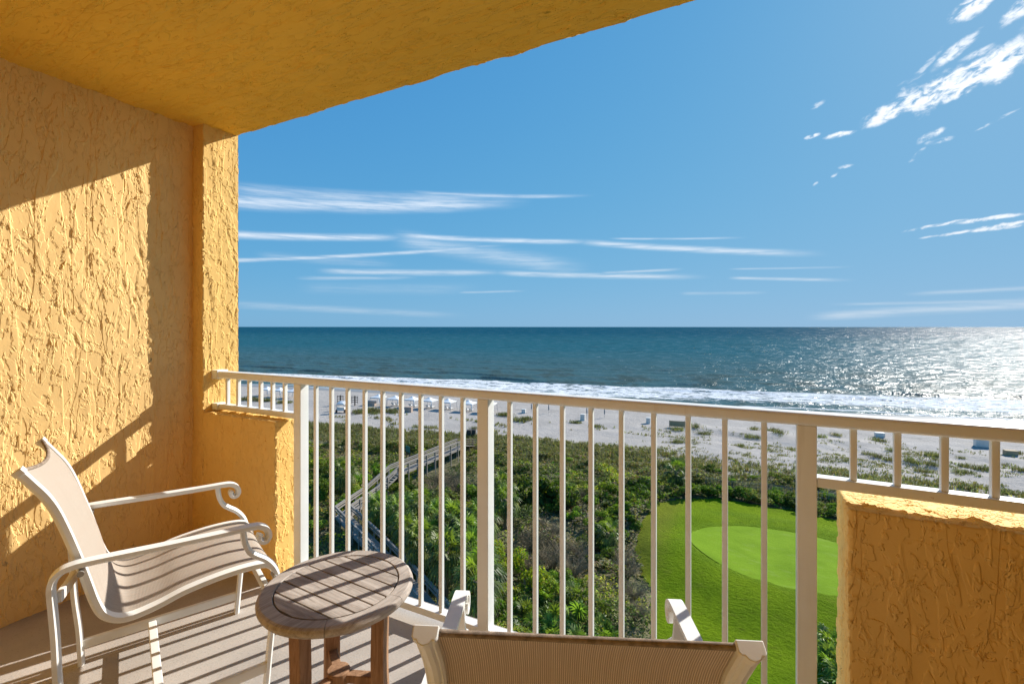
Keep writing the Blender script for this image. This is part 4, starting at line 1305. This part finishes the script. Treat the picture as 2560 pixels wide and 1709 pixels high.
for i in range(len(BW) - 1):
    A, B = miter(i, HW), miter(i + 1, HW); C_, D_ = miter(i, -HW), miter(i + 1, -HW)
    L = (pts2[i + 1] - pts2[i]).length; npl = max(2, int(L / .16))
    stair = abs(BWZ[i] - BWZ[i + 1]) > .1
    if stair: npl = 9
    m = MB()
    for k in range(npl):
        t0, t1 = k / npl, (k + (1.0 if stair else .93)) / npl
        q4 = [A.lerp(B, t0), A.lerp(B, t1), C_.lerp(D_, t1), C_.lerp(D_, t0)]
        zt = A.z + (B.z - A.z) * (k + 1) / npl if stair else A.z
        m.prism([(p.x, p.y) for p in q4], zt - .04, zt)
    bwo(m.build('stair_treads' if stair else 'deck', M['board'], bwk))
    for off in (HW, -HW):
        P0, P1 = miter(i, off), miter(i + 1, off)
        m = MB()
        up3 = lambda p, z: (p.x, p.y, p.z + z)
        m.bar(up3(P0, 1.0), up3(P1, 1.0), .16, .05)
        for zz in (.82, .55):
            m.bar(up3(P0, zz), up3(P1, zz), .04, .15)
        m.bar(up3(P0, -.14), up3(P1, -.14), .05, .20)
        bwo(m.build('handrail', M['board'], bwk))
        npo = max(1, int((P1 - P0).length / 1.7))
        for k in range(npo):
            p = P0.lerp(P1, (k + .02) / npo); s_ = (1 if off > 0 else -1)
            dn = (P1 - P0).normalized(); nn = Vector((-dn.y, dn.x)).normalized() * (.07 * s_)
            zb = gh(p.x, p.y) - .3
            bwo(MB().box(p.x + nn.x - .05, p.x + nn.x + .05, p.y + nn.y - .05, p.y + nn.y + .05, zb, p.z + .97).build('post', M['board'], bwk))
# ramp down to the sand with its own rails
E0 = Vector((*BW[0], BWZ[0])); E1 = Vector((-41.3, 66.0, gh(-41.3, 66.0) + .1))
m = MB(); m.bar(E0, E1, 1.6, .05); bwo(m.build('ramp', M['board'], bwk))
for s_ in (-1, 1):
    dn = (E1 - E0).normalized(); nn = Vector((-dn.y, dn.x, 0)).normalized() * (HW * s_)
    m = MB()
    for zz in (1.0, .7, .4): m.bar(E0 + nn + Vector((0, 0, zz)), E1 + nn + Vector((0, 0, zz)), .05, .12)
    bwo(m.build('handrail', M['dark_wood'], bwk))
    for t_ in (.35, .68, 1.0):
        p = E0.lerp(E1, t_) + nn
        bwo(MB().box(p.x - .05, p.x + .05, p.y - .05, p.y + .05, gh(p.x, p.y) - .3, p.z + 1.05).build('post', M['dark_wood'], bwk))

# ------------------------------------------------------------------ on the beach
M['canvas'] = paint('white canvas', (.80, .80, .79), .8, .05, .004, 3, .1)
M['steel'] = paint('grey tent pole', (.30, .31, .32), .45, .1, 0, 5)
M['grey_cloth'] = paint('grey umbrella cloth', (.30, .30, .31), .8, .2, .01, 4, .1)
M['white_box'] = paint('white locker plastic', (.72, .68, .62), .5, .06, 0, 4)
M['tan_board'] = paint('tan plywood', (.42, .32, .19), .8, .12, 0, 3, .2)
M['pink_box'] = paint('salmon crate', (.46, .35, .28), .8, .1, 0, 3, .2)
M['black'] = paint('black rubber', (.02, .02, .022), .6, .2, 0, 8)
M['red'] = paint('red paint', (.55, .03, .025), .5, .1, 0, 5)
M['teal'] = paint('teal sign paint', (.02, .17, .15), .5, .08, 0, 5)
SHROT = SH_A


def canopy(sag):
    t = empty('beach_canopy')
    w = 1.52; ze = 2.02; zp = 2.72
    V = []; n = 10
    # hipped cloth roof that sags between ridge lines
    for i in range(n + 1):
        for j in range(n + 1):
            u = -1 + 2 * i / n; v = -1 + 2 * j / n
            k = max(abs(u), abs(v))
            z = ze + (zp - ze) * (1 - k) ** 1.15 - .06 * (1 - min(abs(abs(u) - abs(v)) * 0 + 1, 1)) - sag * .10 * sin(pi * k) * (1 - abs(abs(u) - abs(v)))
            V.append((u * w, v * w, z))
    i, j = np.meshgrid(np.arange(n), np.arange(n), indexing='ij'); k = (i * (n + 1) + j).ravel()
    F = np.c_[k, k + n + 1, k + n + 2, k + 1]
    V = np.array(V)
    rim = []
    for a in range(n): rim.append(a)                       # u = -1 edge
    ring = [0 * (n + 1) + a for a in range(n)] + [a * (n + 1) + n for a in range(n)] + [n * (n + 1) + n - a for a in range(n)] + [(n - a) * (n + 1) for a in range(n)]
    b = len(V); low = V[ring].copy(); low[:, 2] -= .24; low[1::2, 2] -= .04
    V = np.concatenate([V, low]); nr = len(ring)
    F = np.concatenate([F, [[ring[q], ring[(q + 1) % nr], b + (q + 1) % nr, b + q] for q in range(nr)]])
    r = from_np('roof', V, F, M['canvas'], t)
    so = r.modifiers.new('cloth', 'SOLIDIFY'); so.thickness = .02
    for sx in (-1, 1):
        for sy in (-1, 1):
            MB().tube([(sx * 1.62, sy * 1.62, -.05), (sx * 1.47, sy * 1.47, 2.0)], .045, 6).build('leg', M['steel'], t)
    MB().bar((-1.5, -1.5, 1.86), (1.5, -1.5, 1.86), .04, .05).bar((-1.5, 1.5, 1.86), (1.5, 1.5, 1.86), .04, .05).bar((-1.5, -1.5, 1.86), (-1.5, 1.5, 1.86), .04, .05).bar((1.5, -1.5, 1.86), (1.5, 1.5, 1.86), .04, .05).build('frame', M['steel'], t)
    # rolled side curtain tied to one leg
    MB().tube([(1.45, -1.45, 1.95), (1.44, -1.50, 1.3), (1.52, -1.52, .55)], [.09, .13, .07], 7).build('curtain', M['canvas'], t)
    return t


cproto = canopy(1.0)
ORD = ['leftmost', 'second', 'third', 'fourth', 'fifth', 'sixth', 'seventh']
spots = [(-86.4, 93.0), (-81.2, 93.3), (-76.1, 93.8), (-71.2, 94.3), (-66.2, 95.0), (-60.8, 95.7), (-55.6, 96.4)]
for k_, (x_, y_) in enumerate(spots):
    lb = ('leftmost white canopy of the long row on the beach' if k_ == 0 else 'rightmost white canopy of the long row, half hidden by the middle railing post' if k_ == 6 else ORD[k_] + ' white canopy from the left in the long row on the beach')
    place(cproto, used, x_, y_, 1.0, lb, 'canopy', 'white canopies in the long row', rz=SHROT + R(random.uniform(-5, 5)), dz=.05)
for k_, (x_, y_) in enumerate([(-126.0, 90.0), (-120.9, 90.3), (-115.6, 90.6)]):
    place(cproto, used, x_, y_, 1.0, ('left', 'middle', 'right')[k_] + ' canopy of the three seen through the short railing at the far left', 'canopy', 'white canopies seen through the short railing', rz=SHROT + R(random.uniform(-5, 5)), dz=.05)

def lounger_proto():
    t = empty('beach_chair')
    MB().box(-.3, .3, -.9, .35, .30, .36).build('seat', M['canvas'], t)
    MB().bar((0, .33, .34), (0, .85, .85), .6, .05).build('backrest', M['canvas'], t)
    for sx in (-.27, .27):
        for yy in (-.75, .3):
            MB().box(sx - .025, sx + .025, yy - .025, yy + .025, -.03, .30).build('leg', M['steel'], t)
    return t
lp = lounger_proto()
for k_, (x_, y_) in enumerate(spots[1:6]):
    for s_ in (-.6, .6):
        place(lp, used, x_ + s_, y_ + .2, 1, 'white beach lounger in the shade under one of the long row of canopies', 'beach chair', 'beach loungers under the canopies', rz=SHROT + pi, dz=.05)

def umbrella_proto():
    t = empty('closed_umbrella')
    MB().tube([(0, 0, -.2), (0, 0, 2.55)], .03, 6).build('pole', M['steel'], t)
    MB().tube([(0, 0, .75), (.02, 0, .95), (.01, .01, 1.5), (0, 0, 2.3), (0, 0, 2.48)], [.06, .15, .13, .07, .02], 9).build('folded_canopy', M['grey_cloth'], t)
    return t
up_ = umbrella_proto()
for k_, (x_, y_) in enumerate([(-46.7, 100.8), (-42.5, 101.2), (-33.4, 101.3), (-29.6, 102.0)]):
    place(up_, used, x_, y_, 1.0, ('leftmost', 'second from the left', 'third from the left, behind the white locker', 'rightmost')[k_] + (' of the four' if k_ != 2 else '') + ' closed grey umbrellas standing on the sand', 'umbrella', 'closed umbrellas on the sand')


def locker(name, w, d_, h, mat, label, cat, x_, y_, lidmat=None, rz=SHROT, panels=2):
    t = empty(name, (x_, y_, gh(x_, y_) - .03), rz, label, cat)
    MB().box(-w / 2, w / 2, -d_ / 2, d_ / 2, 0, h * .93).build('body', mat, t, .02, 2)
    MB().box(-w / 2 - .03, w / 2 + .03, -d_ / 2 - .03, d_ / 2 + .03, h * .93, h).build('lid', lidmat or mat, t, .02, 2)
    for k in range(panels):
        a = -w / 2 + w * (k + .12) / panels; b = -w / 2 + w * (k + .88) / panels
        f = MB().box(a, b, -d_ / 2 - .015, -d_ / 2, h * .12, h * .82).build('door', mat, t, .006, 1)
    return t
locker('locker', .95, .8, 1.35, M['white_box'], 'white upright locker beside a sparse grass clump in front of the third umbrella', 'locker', -33.0, 97.4)
locker('locker', .8, .8, 1.25, M['white_box'], 'grey-white locker alone on open sand left of the tan board', 'locker', -19.9, 100.6, panels=1)
locker('locker', 2.0, .9, 1.3, M['white_box'], 'wide pale blue-white locker under the rail near the right edge', 'locker', 33.6, 106.4, panels=4)
locker('storage_chest', 1.5, .9, .8, M['tan_board'], 'low tan box on the sand near the right edge', 'chest', 35.4, 101.7, panels=1)
locker('locker', .9, .8, .95, M['white_box'], 'small grey-green box behind the dune grass right of the middle post', 'locker', -48.0, 99.4, panels=1)
locker('locker', 1.4, .8, .8, M['white_box'], 'grey box behind a grass clump seen through the right short railing', 'locker', 20.0, 107.4, panels=2)
locker('storage_chest', 1.7, .8, 1.25, M['pink_box'], 'salmon coloured crate at the right end of the grassy dune', 'chest', -72.6, 88.2, panels=2)
locker('storage_chest', 2.8, .9, 1.2, M['pink_box'], 'long salmon crate behind the grassy dune, right of the dark rack', 'chest', -87.0, 90.8, panels=3)
t = empty('notice_board', (-13.9, 98.6, gh(-13.9, 98.6)), SHROT, 'wide low tan board standing on the sand behind a grass clump', 'board')
MB().box(-1.5, 1.5, -.05, .05, .15, 1.25).build('panel', M['tan_board'], t, .01, 1)
for sx in (-1.35, 1.35): MB().box(sx - .06, sx + .06, .05, .17, -.1, 1.3).build('post', M['dark_wood'], t)

# service cart with padded white cover
t = empty('beach_cart', (-85.9, 80.2, gh(-85.9, 80.2)), R(25), 'white covered beach cart with dark wheels standing on the sand', 'cart')
m = MB()
for k in range(3):
    m.tube([(-.95, -.5 + .5 * k, 1.95 + .12 * k), (-.5, -.5 + .5 * k, 2.12 + .12 * k), (.5, -.5 + .5 * k, 2.12 + .12 * k), (.95, -.5 + .5 * k, 1.95 + .12 * k)], [.16, .30, .30, .16], 10)
m.build('cover', M['canvas'], t, smooth=True)
MB().box(-.9, .9, -.6, .65, .55, .75).box(-.85, .85, -.55, .6, .75, 1.3).build('body', M['white_box'], t, .03, 2)
for sx in (-.85, .85):
    for sy in (-.6, .65): MB().tube([(sx, sy, .7), (sx, sy, 1.95)], .03, 6).build('upright', M['steel'], t)
for sx in (-.98, .98):
    MB().tube([(sx - .09, -.45, .42), (sx + .09, -.45, .42)], .42, 14).build('wheel', M['black'], t)
MB().tube([(1.25, .2, .5), (1.40, .2, .5)], .5, 14).build('spare_wheel', M['red'], t)
t = empty('trash_barrel', (-89.2, 80.6, gh(-89.2, 80.6)), 0, 'dark barrel with a post on it, left of the white beach cart', 'barrel')
MB().tube([(0, 0, 0), (0, 0, .1), (0, 0, 1.0), (0, 0, 1.05)], [.38, .42, .42, .38], 12).build('drum', M['dark_wood'], t)
MB().tube([(0, 0, 1.0), (0, 0, 2.1)], .09, 6).box(-.2, .2, -.06, .06, 2.1, 2.55).build('post', M['dark_wood'], t)

def rack(x_, y_, label):
    t = empty('timber_rack', (x_, y_, gh(x_, y_)), SHROT + R(10), label, 'rack')
    MB().box(-.12, .12, -.12, .12, -.1, 2.5).build('post', M['dark_wood'], t)
    for z in (.9, 1.4, 1.9, 2.25): MB().box(-.85, .85, -.19, -.12, z, z + .13).build('crossbar', M['dark_wood'], t)
    for sx in (-.8, .8): MB().box(sx - .05, sx + .05, -.12, -.03, .5, 2.42).build('upright', M['dark_wood'], t)
rack(-90.6, 89.0, 'dark timber rack of crossbars nearest the grassy dune')
rack(-94.6, 88.0, 'dark timber rack of crossbars nearer the beach cart')

def flag(x_, y_, label):
    t = empty('flag', (x_, y_, gh(x_, y_)), R(20), label, 'flag', 'red flags near the waterline')
    MB().tube([(0, 0, -.1), (0, 0, 3.6)], .035, 6).build('pole', M['steel'], t)
    m = MB(); n = 6
    for k in range(n):
        xa, xb = .75 * k / n, .75 * (k + 1) / n
        m.box(xa, xb, -.012 + .06 * sin(k * 1.3), .012 + .06 * sin(k * 1.3), 2.85 - .12 * k / n, 3.55 - .2 * k / n)
    m.build('cloth', M['red'], t)
flag(-136.5, 94.6, 'small red flag seen through the short railing above the canopies')
flag(-125.4, 100.5, 'small red flag just beside the left railing post')
t = empty('info_sign', (-46.3, 56.0, gh(-46.3, 56.0)), R(-20), 'small teal sign on a post in the scrub left of the boardwalk', 'sign')
MB().box(-.55, .55, -.03, .03, .9, 1.75).build('panel', M['teal'], t, .01, 1)
for sx in (-.45, .45): MB().box(sx - .05, sx + .05, .03, .12, -.2, 1.7).build('post', M['dark_wood'], t)
t = empty('trash_bin', (-45.4, 72.4, gh(-45.4, 72.4)), .3, 'pair of dark bins on the sand beyond the boardwalk end', 'bin')
for sx in (-.45, .45): MB().box(sx - .36, sx + .36, -.35, .35, 0, 1.15 + .1 * (sx > 0)).build('bin_body', M['dark_wood'], t, .04, 2)
# slatted sand fence on the dune
fp = [(-5.6, 63.6), (-1.2, 64.3), (1.1, 64.5), (4.4, 64.3), (8.6, 64.8), (12, 65.0)]
t = empty('sand_fence', (0, 64.4, gh(0, 64.4)), 0, 'thin slatted sand fence running across the dune behind the lawn hedge', 'fence')
m = MB()
for (xa, ya), (xb, yb) in zip(fp, fp[1:]):
    n = int(math.hypot(xb - xa, yb - ya) / .14)
    for k in range(n):
        x_, y_ = xa + (xb - xa) * k / n, ya + (yb - ya) * k / n; g = gh(x_, y_)
        if random.random() < .06: continue
        m.bar((x_, y_ - 0, g - .1), (x_ + random.uniform(-.03, .03), y_ + random.uniform(-.03, .03), g + 1.15 + random.uniform(-.05, .05)), .045, .012, (0, 1, 0))
o = m.build('pickets', M['board'], t); o.location = (0, -64.4, -gh(0, 64.4))
m = MB()
for (xa, ya), (xb, yb) in zip(fp, fp[1:]):
    for z in (.3, .95): m.bar((xa, ya + .02, gh(xa, ya) + z), (xb, yb + .02, gh(xb, yb) + z), .012, .012)
o = m.build('wires', M['steel'], t); o.location = (0, -64.4, -gh(0, 64.4))
